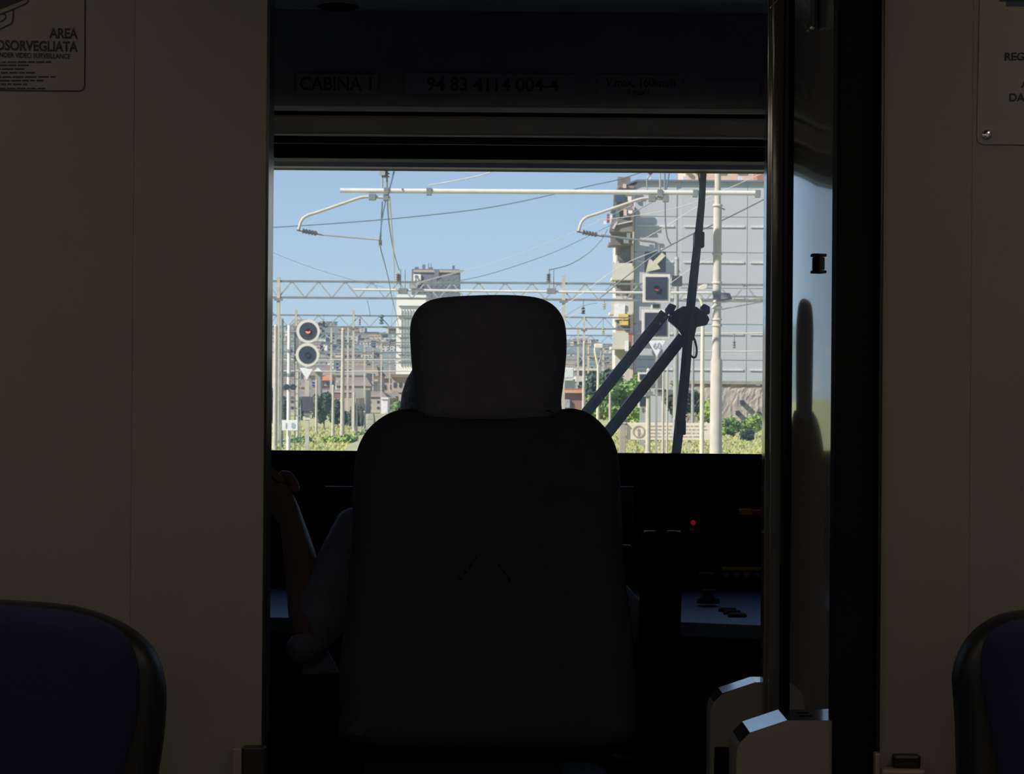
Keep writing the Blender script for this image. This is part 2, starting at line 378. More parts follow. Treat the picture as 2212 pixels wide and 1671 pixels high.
# ---- right side: glossy door leaf seen edge-on, its stile, latch, pull handle
t = thing('cab_door', 'open grey glossy cab door leaf seen along its face, reflecting the windscreen', 'door', (.44, 3.2, 0))
# the leaf's face is gently rounded in plan; its slope grows towards the doorway
def slope(px):
    k = [(1710, -.036), (1740, -.120), (1760, -.175), (1785, -.195), (1810, -.205)]
    for (a_, ma), (b_, mb) in zip(k[:-1], k[1:]):
        if px <= b_: return ma + (mb - ma) * (px - a_) / (b_ - a_)
    return k[-1][1]
front = []; yy = 2.98; px = 1809.0
while px >= 1711:
    s_ = (px - CX) / F; front.append(Vector((s_ * yy, yy, 0)))
    yy = yy + yy * (-1.0 / F) / (slope(px) - s_); px -= 1.0
def on_leaf(px_, z):
    i_ = max(0, min(len(front) - 1, int(round(1809 - px_)))); q_ = front[i_]; return Vector((q_.x, q_.y, z))
m = MB()
for p in front: m.v += [p, p + Vector((0, 0, 2.02))]
for k in range(len(front) - 1): m.f.append((2 * k, 2 * k + 2, 2 * k + 3, 2 * k + 1))
i = len(m.v); e0, e1 = front[0], front[-1]
m.v += [Vector((.455, e0.y, 0)), Vector((.455, e0.y, 2.02)), Vector((.455, e1.y, 0)), Vector((.455, e1.y, 2.02))]
m.f += [(0, 1, i + 1, i), (i, i + 1, i + 3, i + 2), (2 * len(front) - 2, i + 2, i + 3, 2 * len(front) - 1)]
m.build('leaf', 'door laminate gloss', t, smooth=True, angle=25)
mat('door stile', (.11, .105, .10), .10, var=.1, coat=.6)
ye = e1.y
def sb(pa, ya, yb, xr, nm, mm_): 
    xa = (pa - CX) / F * ya; MB().box(((xa + xr) / 2, (ya + yb) / 2, 1.01), (xr - xa, yb - ya, 2.02)).build(nm, mm_, t, bevel=.0012)
sb(1653, ye + .13, ye + .17, .455, 'stile', 'door stile')
sb(1665, ye + .095, ye + .128, .455, 'stile', 'door stile')
sb(1698, ye + .03, ye + .09, .455, 'seal', 'black rubber')
a = on_leaf(1765, P(1765, 570, 3.07).z)
lk = MB().box(a + Vector((-.003, 0, 0)), (.008, .014, .017)).box(a + Vector((-.004, 0, .011)), (.010, .018, .004)).box(a + Vector((-.004, 0, -.011)), (.010, .018, .004)).build('latch', 'black rubber', t, bevel=.001)
mat('dark green plastic', (.010, .05, .035), .35, var=.1)
a = on_leaf(1762, P(1762, 62, 3.07).z)
t2 = thing('pull_handle', 'dark green tapered emergency pull handle at the top of the open cab door', 'handle', a)
MB().prism([a + Vector((-.004, -.02, .14)), a + Vector((-.004, .02, .14)), a + Vector((-.004, .012, 0)), a + Vector((-.004, -.012, 0))], (-.006, 0, 0)).build('grip', 'dark green plastic', t2, bevel=.002)
MB().bar(a + Vector((-.016, -.016, -.006)), a + Vector((-.016, .02, .008)), .003, .002).build('edge_clip', 'brushed steel', t2)
MB().bar(P(1664, 17, ye), P(1684, -5, ye), .0015, .0012).build('trim_7', 'brushed steel', kind='structure')
# equipment cupboard behind the leaf, closing off the right of the cab
MB().box((.93, 3.28, 1.06), (.90, .50, 2.12)).build('wall_cupboard', 'cab dark panel', kind='structure')

# ---- two grey metal housings in the doorway, bottom right
def housing(label, d0, d1):
    t = thing('metal_housing', label, 'housing', (.36, d0, 0), 'grey housings at the foot of the door')
    z = P(1706, 1556, 2.97).z
    pr = [(.4175, 0), (.4175, z), (.3564, z), (.3090, z - .0162), (.2965, z - .029), (.2925, z - .037), (.2917, z - .05), (.2917, 0)]
    MB().prism([Vector((x, d0, zz)) for x, zz in pr], (0, d1 - d0, 0)).build('body', 'grey housing paint', t)
    for k, (i, j) in enumerate(((1, 2), (2, 3), (3, 4))):
        a, b = Vector((pr[i][0], 0, pr[i][1])), Vector((pr[j][0], 0, pr[j][1])); nn = Vector((0, 0, 1)) if k == 0 else Vector((-(a.z - b.z), 0, a.x - b.x)).normalized()
        mm = MB().quad(a + Vector((0, d0, 0)), b + Vector((0, d0, 0)), b + Vector((0, d1, 0)), a + Vector((0, d1, 0)))
        mm.v = [p + nn * .0008 for p in mm.v]; mm.v += [p - nn * .0007 for p in mm.v]; mm.f += [(0, 1, 5, 4), (1, 2, 6, 5), (2, 3, 7, 6), (3, 0, 4, 7)]
        mm.build('cover_strip', 'brushed steel', t)
    for yy in ((d0 * .6 + d1 * .4), d0 * .3 + d1 * .7):
        MB().box((.385, yy, z + .0009), (.016, .004, .0014)).build('slot', 'black rubber', t)
    return t
housing('nearer grey metal housing with chamfered shiny shoulder at the foot of the door', 2.97, 3.07)
b_ = housing('farther grey metal housing with chamfered shiny shoulder, behind the nearer one', 3.36, 3.425)
MB().box((.315, 3.358, .40), (.035, .003, .78)).build('recess_panel', 'black rubber', b_)

# ---- small fittings at the foot of the bulkhead
t = thing('wall_bin', 'small black box with beige edge at the left foot of the doorway', 'bin', (XL - .02, BY - .03, .7))
MB().prect(522, 1614, 571, 1900, BY - .025, .024).build('body', 'shell black', t, bevel=.002)
MB().prect(500, 1616, 521, 1900, BY - .028, .027).build('edge_strip', 'beige strip', t, bevel=.002)
t = thing('wall_bin', 'small dark box with beige rim at the right foot of the doorway', 'bin', P(1950, 1900, BY - .03))
MB().prect(1889, 1626, 1901, 1900, BY - .02, .016).build('edge_strip', 'beige strip', t, bevel=.002)
MB().prect(1904, 1662, 2000, 1900, BY - .03, .028).build('body', 'beige strip', t, bevel=.004)
MB().prect(1930, 1630, 1990, 1661, BY - .02, .018).build('lid', 'shell black', t, bevel=.004)

# ---- notices on the bulkhead
t = thing('surveillance_notice', 'black-lined video surveillance notice AREA VIDEOSORVEGLIATA on the left wall', 'notice', P(0, 197, BY - .05))
dN = BY - .045
sl = (BY - .10 - BY) / (-1.40 + .486)
def onwall(px, py):
    # point on the slightly angled left panel
    v = RM @ Vector(((px - CX) / F, -(py - CY) / F, -1.0)); v /= v.y
    # panel line: y = BY + .002 + (x + .486) * k
    k = (.102) / (.914); y = (BY + .002 + .486 * k) / (1 - v.x * k)
    return EYE + v * (y - .0012), math.atan(k)
ang = math.atan(.102 / .914)
def stroke(pts, wpx):
    m = MB()
    for a, b in zip(pts[:-1], pts[1:]): m.bar(onwall(*a)[0], onwall(*b)[0], .0006, wpx * BY / F)
    return m
arc = [(183, 186 - 0), (181.5, 191), (177, 195.5), (172, 197)]
stroke([(184, -60), (184, 0), (183.5, 120)] + arc + [(90, 196), (0, 195), (-260, 193)], 3.2).build('border', 'print black', t)
def wtext(s, x, y, h, sx_, bold, align='RIGHT'):
    o = text('lettering', s, x, y, h, BY, MATS['print black'], t, align, sx_, bold)
    a = onwall(x, y)[0]; o.location = a - wl(t); o.rotation_euler = (0, 0, ang)
wtext('AREA', 167, 83, 21, .80, .03)
wtext('VIDEOSORVEGLIATA', 167, 111.5, 21, .80, .03)
wtext('AREA UNDER VIDEO SURVEILLANCE', 152, 127, 10.5, .78, .02)
random.seed(3)
for k, (xe, y) in enumerate(((111, 134), (62, 141), (53, 149), (76, 157), (120, 166), (94, 174), (59, 182), (98, 191))):
    m = MB(); x = xe
    while x > -200:
        l = random.uniform(8, 26); a, b = onwall(x - l, y)[0], onwall(x, y)[0]; m.bar(a, b, .0005, 3.4 * BY / F); x -= l + 3
    m.build('small_print', 'print black', t)
m = MB(); m.prism([onwall(*q)[0] for q in ((-160, -60), (60, -60), (56, -2), (0, 20), (-160, 84))], (0, -.0006, 0)).build('camera_pictogram', 'print black', t)
stroke([(61, -20), (61, 3), (57, 8), (29, 20), (0, 31), (-60, 54)], 3).build('camera_pictogram', 'print black', t)
stroke([(29, 21), (28, 44), (25, 51), (0, 63), (-50, 82)], 3.4).build('camera_pictogram', 'print black', t)
stroke([(0, 30), (12, 31), (13, 38), (8, 44), (0, 47), (-12, 44)], 3).build('camera_pictogram', 'print black', t)
random.seed(7)
# rules plate, right
def plane_r(px, py):
    v = RM @ Vector(((px - CX) / F, -(py - CY) / F, -1.0)); v /= v.y
    k = -.062 / .813; y = (BY + .002 - .587 * k) / (1 - v.x * k)
    return EYE + v * y
t = thing('rules_plate', 'cream enamelled rules plate with rounded corner and screw, on the right wall', 'notice', plane_r(2200, 313))
out = [(2120, -80), (2115, 0), (2109, 298), (2112, 308), (2122, 313), (2420, 315), (2420, -80)]
fw = Vector((0, -.003, 0))
MB().prism([plane_r(*q) for q in out], fw).build('plate', 'sign enamel', t, bevel=.0008)
MB().prism([plane_r(*q) + fw * .3 for q in [(2117, -80), (2112, 0), (2106, 300), (2110, 311), (2121, 316), (2300, 317), (2300, 0), (2300, -80)]], fw * -.2).build('shadow_gap', 'print black', t)
def ptext(s, x, y, h):
    o = text('lettering', s, x, y, h, BY, MATS['print black'], t, 'LEFT', 1.0, .025); o.location = plane_r(x, y) + fw * 1.2 - wl(t); o.rotation_euler = (0, 0, -math.atan(.062 / .813))
ptext('REG', 2168, 131, 16.5); ptext('A', 2205, 190, 16.5); ptext('DA', 2178, 219, 16.5)
mat('print blue', (.012, .03, .07), .5)
MB().prism([plane_r(*q) + fw for q in ((2172, -30), (2240, -30), (2240, 15), (2172, 15))], fw * .15).build('blue_block', 'print blue', t)
MB().prism([plane_r(*q) + fw for q in ((2158, -30), (2240, -30), (2240, 4), (2158, 4))], fw * .22).build('logo_strip', 'print black', t)
a = plane_r(2131, 292) + fw
MB().lathe(a, [(.0062, 0), (.0062, -.001), (.004, -.0024), (.0022, -.0026), (.0020, -.0012)], 'Y', 20).build('screw', 'chrome', t, smooth=True)

# ---- passenger seats in the foreground (their backs to the bulkhead)
def pseat(label, outer, inner, cx):
    t = thing('passenger_seat', label, 'seat', (cx, 2.4, 0))
    # mirror the outline about the seat's own middle
    def full(l, d_):
        u = d_ / F; mid = CX + cx / u
        return l + [(2 * mid - x, y) for x, y in reversed(l)]
    cushion(full(outer, 2.55), 2.55, .07, .012, 4).build('back_shell', 'shell black', t, smooth=True, angle=80)
    cushion(full(inner, 2.50), 2.50, .06, .014, 4).build('back_cushion', 'seat blue', t, smooth=True, angle=80)
    MB().box((cx, 2.26, .44), (.46, .46, .07)).build('seat_pan', 'shell black', t, bevel=.02)
    MB().box((cx, 2.25, .50), (.43, .44, .06)).build('seat_cushion', 'seat blue', t, bevel=.025)
    MB().box((cx, 2.35, .205), (.10, .30, .41)).build('pedestal', 'shell black', t, bevel=.01)
    return t
cxl = wx(-115, 2.55)
pseat('blue passenger seat with black rim at the lower left, back to the bulkhead',
      [(-40, 1296), (40, 1299), (150, 1309), (235, 1334), (295, 1368), (335, 1412), (353, 1468), (356, 1520), (350, 1600), (338, 1680), (320, 1800), (300, 2000), (200, 2300), (0, 2330)],
      [(-40, 1307), (40, 1311), (150, 1322), (225, 1345), (270, 1378), (292, 1425), (299, 1480), (292, 1560), (276, 1620), (258, 1690), (240, 1800), (225, 2000), (150, 2180), (0, 2200)], cxl)
cxr = wx(2512, 2.55)
pseat('blue passenger seat with thick black rim at the lower right, back to the bulkhead',
      [(2420, 1306), (2320, 1310), (2212, 1319), (2155, 1332), (2105, 1366), (2075, 1410), (2062, 1455), (2062, 1490), (2067, 1560), (2071, 1680), (2085, 1800), (2110, 2000), (2200, 2300), (2400, 2330)],
      [(2420, 1324), (2320, 1328), (2220, 1337), (2170, 1350), (2137, 1376), (2124, 1410), (2123, 1460), (2131, 1520), (2146, 1590), (2162, 1680), (2175, 1800), (2195, 2000), (2270, 2180), (2400, 2200)], cxr)
# ================================================================ driver's seat
t = thing('driver_chair', "tall black driver's seat with broad headrest, seen from behind in the cab", 'chair', (-.04, 4.4, 0))
back = [(902, 884), (870, 884), (838, 894), (805, 918), (782, 950), (770, 990), (765, 1050), (764, 1130), (758, 1220), (750, 1300), (742, 1370), (736, 1440), (738, 1530), (760, 1600), (1100, 1612), (1350, 1600), (1374, 1530), (1371, 1440), (1363, 1340), (1352, 1270), (1345, 1200), (1341, 1100), (1337, 1010), (1328, 962), (1308, 926), (1280, 898), (1245, 883), (1207, 884), (1106, 890), (1000, 890)]
cushion(back, 4.30, .16, .035, 4).build('backrest', mat('seat back shaded', (.105, .096, .105), .9, var=.06, scale=30, spec=.2), t, smooth=True, angle=80)  # darker copy of the headrest fabric; backrest shade put into the colour
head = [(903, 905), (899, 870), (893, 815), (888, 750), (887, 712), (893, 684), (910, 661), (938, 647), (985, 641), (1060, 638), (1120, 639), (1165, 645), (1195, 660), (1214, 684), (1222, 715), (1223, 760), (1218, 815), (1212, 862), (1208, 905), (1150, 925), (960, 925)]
cushion(head, 4.30, .13, .03, 4).build('headrest', 'seat lit black', t, smooth=True, angle=80)
MB().box((-.04, 4.58, .48), (.50, .50, .12)).build('seat_cushion', 'seat lit black', t, bevel=.04)
MB().box((-.04, 4.55, .38), (.44, .48, .07)).build('seat_frame', 'cab black plastic', t, bevel=.01)
MB().lathe((-.04, 4.55, 0), [(.22, 0), (.22, .02), (.08, .05), (.07, .34)], n=20).build('pedestal', 'cab black plastic', t, smooth=True)
arm = MB().loft([[P(x, y, d_) for x, y in ((1384, 1158), (1392, 1147), (1432, 1145), (1470, 1148), (1477, 1158), (1472, 1300), (1466, 1500), (1460, 1640), (1386, 1640), (1382, 1500), (1381, 1300))] for d_ in (4.36, 4.44)])
arm.build('armrest', 'black rubber', t, bevel=.006)
MB().bar(P(1391, 1147.5, 4.37), P(1471, 1147.5, 4.37), .005, .003).build('armrest_highlight', 'chrome', t)  # thin bright bar stands in for the highlight along the armrest top
MB().tube([P(1390, 1640, 4.4), P(1360, 1655, 4.38), P(1320, 1650, 4.36)], .02).build('armrest_bracket', 'cab black plastic', t)
MB().bar(P(1345, 1177, 4.5), P(1363, 1178, 4.5), .01, .003).build('lever', 'plate grey', t)

# ================================================================ driver
mat('skin', (.20, .11, .075), .55, var=.1, scale=12)
mat('shirt cloth', (.22, .21, .27), .85, var=.12, scale=14, bump=.4, bscale=60)
mat('trouser cloth', (.03, .04, .08), .85, var=.12)
mat('grey hair', (.42, .43, .50), .7, var=.4, scale=60, bump=.6, bscale=120)
mat('shoe leather', (.012, .012, .012), .4)
mat('eye white', (.6, .6, .58), .3)
def skin_mesh(name, verts, edges, radii, m, parent, sub=2, root=0):
    me = bpy.data.meshes.new(name); me.from_pydata([Vector(v) for v in verts], edges, [])
    o = bpy.data.objects.new('tmp', me); C.objects.link(o)
    s = o.modifiers.new('skin', 'SKIN'); s.use_smooth_shade = True
    for v, r in zip(me.skin_vertices[0].data, radii): v.radius = r if isinstance(r, tuple) else (r, r)
    for k in range(len(verts)): me.skin_vertices[0].data[k].use_root = (k == root)
    u = o.modifiers.new('sub', 'SUBSURF'); u.levels = sub; u.render_levels = sub
    dg = bpy.context.evaluated_depsgraph_get(); dg.update()
    em = bpy.data.meshes.new_from_object(o.evaluated_get(dg)); bpy.data.objects.remove(o)
    em.name = name; em.materials.clear(); em.materials.append(m)
    for p in em.polygons: p.use_smooth = True
    ob = bpy.data.objects.new(name, em); C.objects.link(ob)
    if parent: ob.parent = parent; ob.location = -wl(parent)
    return ob
pt = thing('person', 'driver in a pale loose shirt sitting behind the headrest, left hand raised', 'person', (-.1, 4.6, 0))
hd = Vector((-.129, 4.66, 1.245))
J = [(-.09, 4.56, .63), (-.10, 4.57, .78), (-.12, 4.58, .92), (-.125, 4.60, 1.02), (-.128, 4.63, 1.10), (-.129, 4.655, 1.17), (-.129, 4.665, 1.25), (-.129, 4.66, 1.31)]
rad = [(.15, .11), (.14, .10), (.16, .105), (.13, .09), (.058, .058), (.062, .066), (.080, .098), (.070, .085)]
# left arm (raised), right arm (on the desk)
Jl = [(-.30, 4.59, 1.0), (-.355, 4.56, .90), (-.395, 4.52, .805), (-.40, 4.56, .90), (-.420, 4.60, .98), (-.440, 4.635, 1.045), (-.462, 4.655, 1.078), (-.490, 4.675, 1.108)]
rl = [.062, .052, .042, .042, .034, .025, (.018, .036), (.014, .034)]
Jr = [(.055, 4.59, 1.0), (.16, 4.60, .91), (.235, 4.62, .845), (.20, 4.74, .87), (.15, 4.85, .885), (.13, 4.90, .885), (.115, 4.94, .88)]
rr = [.062, .052, .042, .038, .026, (.034, .018), (.034, .015)]
Jg = [(-.18, 4.60, .61), (-.20, 4.80, .61), (-.21, 5.02, .56), (-.20, 5.04, .32), (-.20, 5.05, .10), (-.20, 5.16, .05)]
rg = [.085, .078, .060, .052, .038, .040]
V = J + Jl + Jr; E = [(k, k + 1) for k in range(7)]
RR = rad + rl + rr
b0 = 8; E += [(3, b0)] + [(b0 + k, b0 + k + 1) for k in range(len(Jl) - 1)]
b1 = b0 + len(Jl); E += [(3, b1)] + [(b1 + k, b1 + k + 1) for k in range(len(Jr) - 1)]
b2 = b1 + len(Jr); V += Jg; RR += rg; E += [(0, b2)] + [(b2 + k, b2 + k + 1) for k in range(len(Jg) - 1)]
b3 = b2 + len(Jg); Jg2 = [(-x - .20 + .02, y, z) for x, y, z in Jg]; V += Jg2; RR += rg; E += [(0, b3)] + [(b3 + k, b3 + k + 1) for k in range(len(Jg) - 1)]
body = skin_mesh('body', V, E, RR, MATS['skin'], pt)
def fingers(base, fwd, side, up, m):
    base, fwd, side, up = (Vector(q) for q in (base, fwd, side, up))
    vs, es, rs = [], [], []
    for k, (o_, ln) in enumerate(((-.027, .070), (-.009, .080), (.009, .075), (.026, .058))):
        i = len(vs); p0 = base + side * o_
        vs += [p0 - fwd * .02, p0 + fwd * .012, p0 + fwd * (.012 + ln * .42) - up * .008, p0 + fwd * (.012 + ln * .7) - up * .028, p0 + fwd * (.012 + ln * .8) - up * .048]
        rs += [.009, .0092, .0085, .0078, .0065]; es = [(i, i + 1), (i + 1, i + 2), (i + 2, i + 3), (i + 3, i + 4)]
        skin_mesh('finger', vs[i:], [(0, 1), (1, 2), (2, 3), (3, 4)], rs[i:], MATS['skin'], pt, 1)
    p0 = base - fwd * .055 - side * .022
    skin_mesh('thumb', [p0, p0 - side * .016 + fwd * .018, p0 - side * .022 + fwd * .040, p0 - side * .014 + fwd * .060 - up * .008], [(0, 1), (1, 2), (2, 3)], [.013, .0115, .010, .008], MATS['skin'], pt, 1)
fw_ = Vector((-.045, .02, .034)).normalized()
sd_ = Vector((.8, .1, .5)); sd_ = (sd_ - fw_ * sd_.dot(fw_)).normalized() * -1; fingers(Jl[-1], fw_, sd_, fw_.cross(sd_), 'skin')
fw2 = Vector((-.015, .04, -.006)).normalized(); sd2 = Vector((1, .3, 0)).normalized(); fingers(Jr[-1], fw2, -sd2, Vector((0, 0, 1)), 'skin')
# shirt: torso and loose short sleeves
SV = [(-.09, 4.565, .58), (-.10, 4.57, .78), (-.12, 4.58, .92), (-.125, 4.60, 1.03), (-.128, 4.625, 1.075), (-.30, 4.59, 1.01), (-.355, 4.56, .90), (-.405, 4.52, .79), (-.405, 4.53, .835), (.055, 4.59, 1.01), (.16, 4.60, .91), (.240, 4.62, .835), (.235, 4.66, .85)]
SE = [(0, 1), (1, 2), (2, 3), (3, 4), (3, 5), (5, 6), (6, 7), (7, 8), (3, 9), (9, 10), (10, 11), (11, 12)]
SR = [(.165, .125), (.158, .118), (.175, .12), (.145, .10), .075, .074, .066, .058, .058, .074, .066, .058, .05]
skin_mesh('shirt', SV, SE, SR, MATS['shirt cloth'], pt)
MB().lathe((-.128, 4.632, 1.085), [(.078, 0), (.074, .02), (.066, .045), (.060, .045), (.066, .0)], n=24).build('collar', 'shirt cloth', pt, smooth=True)
MB().prism([P(x, y, 4.62) for x, y in ((662, 1395), (705, 1400), (735, 1455), (650, 1457), (655, 1425))], (0, .015, 0)).build('shirt_tail', 'shirt cloth', pt, bevel=.004)
TV = [(-.09, 4.56, .62)] + Jg[:5] + Jg2[:5]; TR = [(.165, .12), .098, .09, .072, .066, .062, .098, .09, .072, .066, .062]
skin_mesh('trousers', TV, [(0, 1), (1, 2), (2, 3), (3, 4), (4, 5), (0, 6), (6, 7), (7, 8), (8, 9), (9, 10)], TR, MATS['trouser cloth'], pt)
for q in (Jg, Jg2):
    a = Vector(q[4]); MB().box(a + Vector((0, .06, -.055)), (.095, .26, .09)).build('shoe', 'shoe leather', pt, bevel=.03)
# head details (he looks out of the windscreen)
def ell(c, r, n=20, k=12):
    c = Vector(c); m = MB(); rings = []
    for a in range(1, k):
        th = math.pi * a / k
        rings.append([c + Vector((r[0] * math.sin(th) * math.cos(2 * math.pi * j / n), r[1] * math.sin(th) * math.sin(2 * math.pi * j / n), r[2] * math.cos(th))) for j in range(n)])
    return m.loft(rings)
hm = ell(hd + Vector((0, -.008, .022)), (.096, .112, .122))
hm.v = [v if not (v.y > hd.y + .045 and v.z < hd.z + .06) else Vector((v.x * .9 + hd.x * .1, hd.y + .045, v.z)) for v in hm.v]
hm.v = [Vector((v.x, v.y, max(v.z, hd.z - .07))) for v in hm.v]
hm.build('hair', 'grey hair', pt, smooth=True, angle=80)
for s in (-1, 1):
    ell(hd + Vector((s * .095, .005, -.005)), (.010, .020, .032), 10, 8).build('ear', 'skin', pt, smooth=True)
    ell(hd + Vector((s * .032, .100, .0)), (.012, .012, .010), 10, 8).build('eye', 'eye white', pt, smooth=True)
ell(hd + Vector((0, .118, -.025)), (.015, .022, .026), 10, 8).build('nose', 'skin', pt, smooth=True)
ell(hd + Vector((0, .104, -.062)), (.026, .008, .007), 10, 8).build('mouth', 'red key', pt, smooth=True)

# ================================================================ windscreen wiper (outside the glass)
mat('wiper black', (.030, .030, .038), .45, var=.2, scale=8)
mat('wiper grey', (.22, .24, .28), .4, var=.2, scale=8)
mat('brass', (.7, .55, .35), .35, .9)
t = thing('wiper', 'black windscreen wiper with twin parallel arms and near-vertical blade, outside the glass', 'wiper', P(1480, 900, 6.0))
left = [(1512, 340), (1512, 380), (1508, 440), (1500, 510), (1490, 590), (1482, 660), (1474, 750), (1467, 830), (1459, 900), (1450, 985), (1446, 1010)]
right = [(1528, 340), (1526, 380), (1523, 440), (1518, 500), (1509, 590), (1502, 660), (1495, 750), (1489, 830), (1481, 900), (1470, 985), (1466, 1010)]
mid = [((a[0] * .45 + b[0] * .55), a[1]) for a, b in zip(left, right)]
def strip(l, r_, d0, d1, name, m_, sm=True):
    rings = [[P(*a, d0), P(*b, d0), P(*b, d1), P(*a, d1)] for a, b in zip(l, r_)]
    return MB().loft(rings).build(name, m_, t, smooth=sm, angle=30)
strip(left, mid, 5.93, 5.97, 'blade_rubber', 'wiper black')
strip([(a[0] - 1, a[1]) for a in mid], right, 5.925, 5.95, 'blade_spine', 'wiper grey')
for q in (500, 905):
    xs = 1509 if q == 500 else 1469
    MB().prect(xs - 9, q, xs + 13, q + 34, 5.915, .05).build('blade_clip', 'wiper black', t, bevel=.003)
MB().prism([P(x, y, 5.955) for x, y in ((1447, 677), (1475, 661), (1505, 662), (1530, 682), (1533, 690), (1527, 702), (1505, 706), (1499, 735), (1482, 738), (1466, 712), (1443, 692))], (0, .02, 0)).build('bracket_plate', 'wiper black', t, bevel=.003)
for l in (((1437, 668), (1447, 654), (1462, 660), (1456, 672), (1440, 681)), ((1512, 665), (1521, 655), (1534, 662), (1534, 677), (1528, 680))):
    MB().prism([P(x, y, 5.945) for x, y in l], (0, .03, 0)).build('pivot_cap', 'wiper grey', t, bevel=.003)
for x, y in ((1449, 682), (1427, 698), (1438, 685)):
    MB().lathe(P(x, y, 5.94), [(.0035, 0), (.0035, .02)], 'Y', 8).build('bolt', 'brass', t)
MB().prect(1466, 679, 1477, 706, 5.945, .02).build('nozzle_block', 'wiper grey', t, bevel=.002)
def armf(a, b, wpx):
    a, b = Vector(a), Vector(b); dd = (b - a).normalized(); n2 = Vector((-dd.y, dd.x))
    if n2.x > 0: n2 = -n2
    for (o0, o1, m_, y0_, y1_) in ((-.5, .18, 'wiper black', 5.965, 6.0), (.10, .5, 'wiper grey', 5.96, 5.99)):
        q = [a + n2 * wpx * o0, b + n2 * wpx * o0, b + n2 * wpx * o1, a + n2 * wpx * o1]
        MB().prism([P(p.x, p.y, y0_) for p in q], (0, y1_ - y0_, 0)).build('arm' if m_ == 'wiper black' else 'arm_rib', m_, t, bevel=.001)
armf((1180, 1000), (1437, 676), 23); armf((1262, 1000), (1476, 727), 24)
MB().tube(pline([(1283, 850), (1290, 846), (1298, 856), (1300, 868)], 5.955), .002).build('hose_clip', 'plate grey', t)
MB().tube(pline([(1498, 728), (1502, 738), (1505, 755), (1503, 770), (1496, 771), (1490, 764)], 5.94), .0028).build('hose', 'wiper black', t, smooth=True)
MB().tube(pline([(1510, 340), (1509, 372), (1512, 400), (1514, 430)], 5.91), .0018).build('hose', 'wiper black', t, smooth=True)
MB().lathe(P(1180, 1010, 5.99) + Vector((0, -.01, 0)), [(.03, 0), (.03, .05)], 'Y', 16).build('pivot', 'wiper black', t)
MB().lathe(P(1262, 1010, 5.99) + Vector((0, -.01, 0)), [(.03, 0), (.03, .05)], 'Y', 16).build('pivot', 'wiper black', t)
# train nose outside, under the windscreen
mat('train white paint', (.55, .56, .56), .35)
MB().box((0, 6.2, .2), (2.7, .55, 1.7)).build('trim_nose', 'train white paint', kind='structure', bevel=.06)
# ================================================================ OUTSIDE
mat('grass ground', (.42, .39, .15), .95, var=.3, scale=.35, col2=(.32, .36, .14), vec='Object')
mat('ballast', (.33, .29, .22), .95, var=.3, scale=2, col2=(.27, .30, .13), bump=.5, bscale=30)
mat('rail steel', (.30, .22, .17), .5, .4)
mat('painted tube', (.66, .62, .58), .5, var=.05)
mat('weathered steel', (.19, .20, .205), .6, var=.15, scale=3)
mat('pale steel', (.34, .345, .335), .55, var=.12, scale=3)
mat('concrete pole', (.50, .455, .385), .85, var=.10, scale=4)
mat('lamp pole paint', (.72, .64, .48), .5, var=.05)
mat('white mast', (.74, .70, .70), .5, var=.05)
mat('wire bluish', (.12, .17, .23), .5, .2)
mat('wire dark', (.09, .11, .12), .5, .2)
mat('wire pale', (.6, .55, .48), .5)
mat('insulator', (.16, .12, .12), .3, var=.2)
mat('signal black', (.018, .028, .055), .7, var=.1)
mat('signal white', (.72, .66, .61), .5, var=.04)
mat('orange lamp', (.4, .1, .02), .3, emit=((1, .16, .02), 2.0))
mat('red lens lamp', (.3, .02, .04), .3, emit=((.8, .04, .08), .55))
mat('arrow cream', (.62, .56, .42), .5)
mat('sign grey white', (.80, .80, .82), .5, var=.04)
mat('print blue grey', (.36, .42, .50), .6)
mat('sign cream', (.80, .69, .57), .6, var=.05, scale=3)
mat('print brown grey', (.36, .32, .29), .6)
GZ = -1.2
MB().box((0, 1500, GZ - .1), (2400, 2984, .2)).build('ground', 'grass ground', kind='structure')
def tx(y): return -.052 * y - .00002 * y * y
for off, nm in ((0, 'a'), (5.0, 'b')):
    ys = [9, 20, 40, 60, 80, 110, 150, 200, 260]
    m = MB()
    for a, b in zip(ys[:-1], ys[1:]):
        xa, xb = (tx(a) if a > 9 else 0) + off, tx(b) + off
        m.prism([Vector((xa - 1.7, a, GZ)), Vector((xa - 1.2, a, GZ + .16)), Vector((xa + 1.2, a, GZ + .16)), Vector((xa + 1.7, a, GZ))], (xb - xa, b - a, 0))
    m.build('ballast_bed', 'ballast', kind='structure')
    for s in (-.72, .72):
        MB().tube([Vector(((tx(a) if a > 9 else 0) + off + s, a, GZ + .22)) for a in ys], .05, 6).build('trim_rail', 'rail steel', kind='structure')

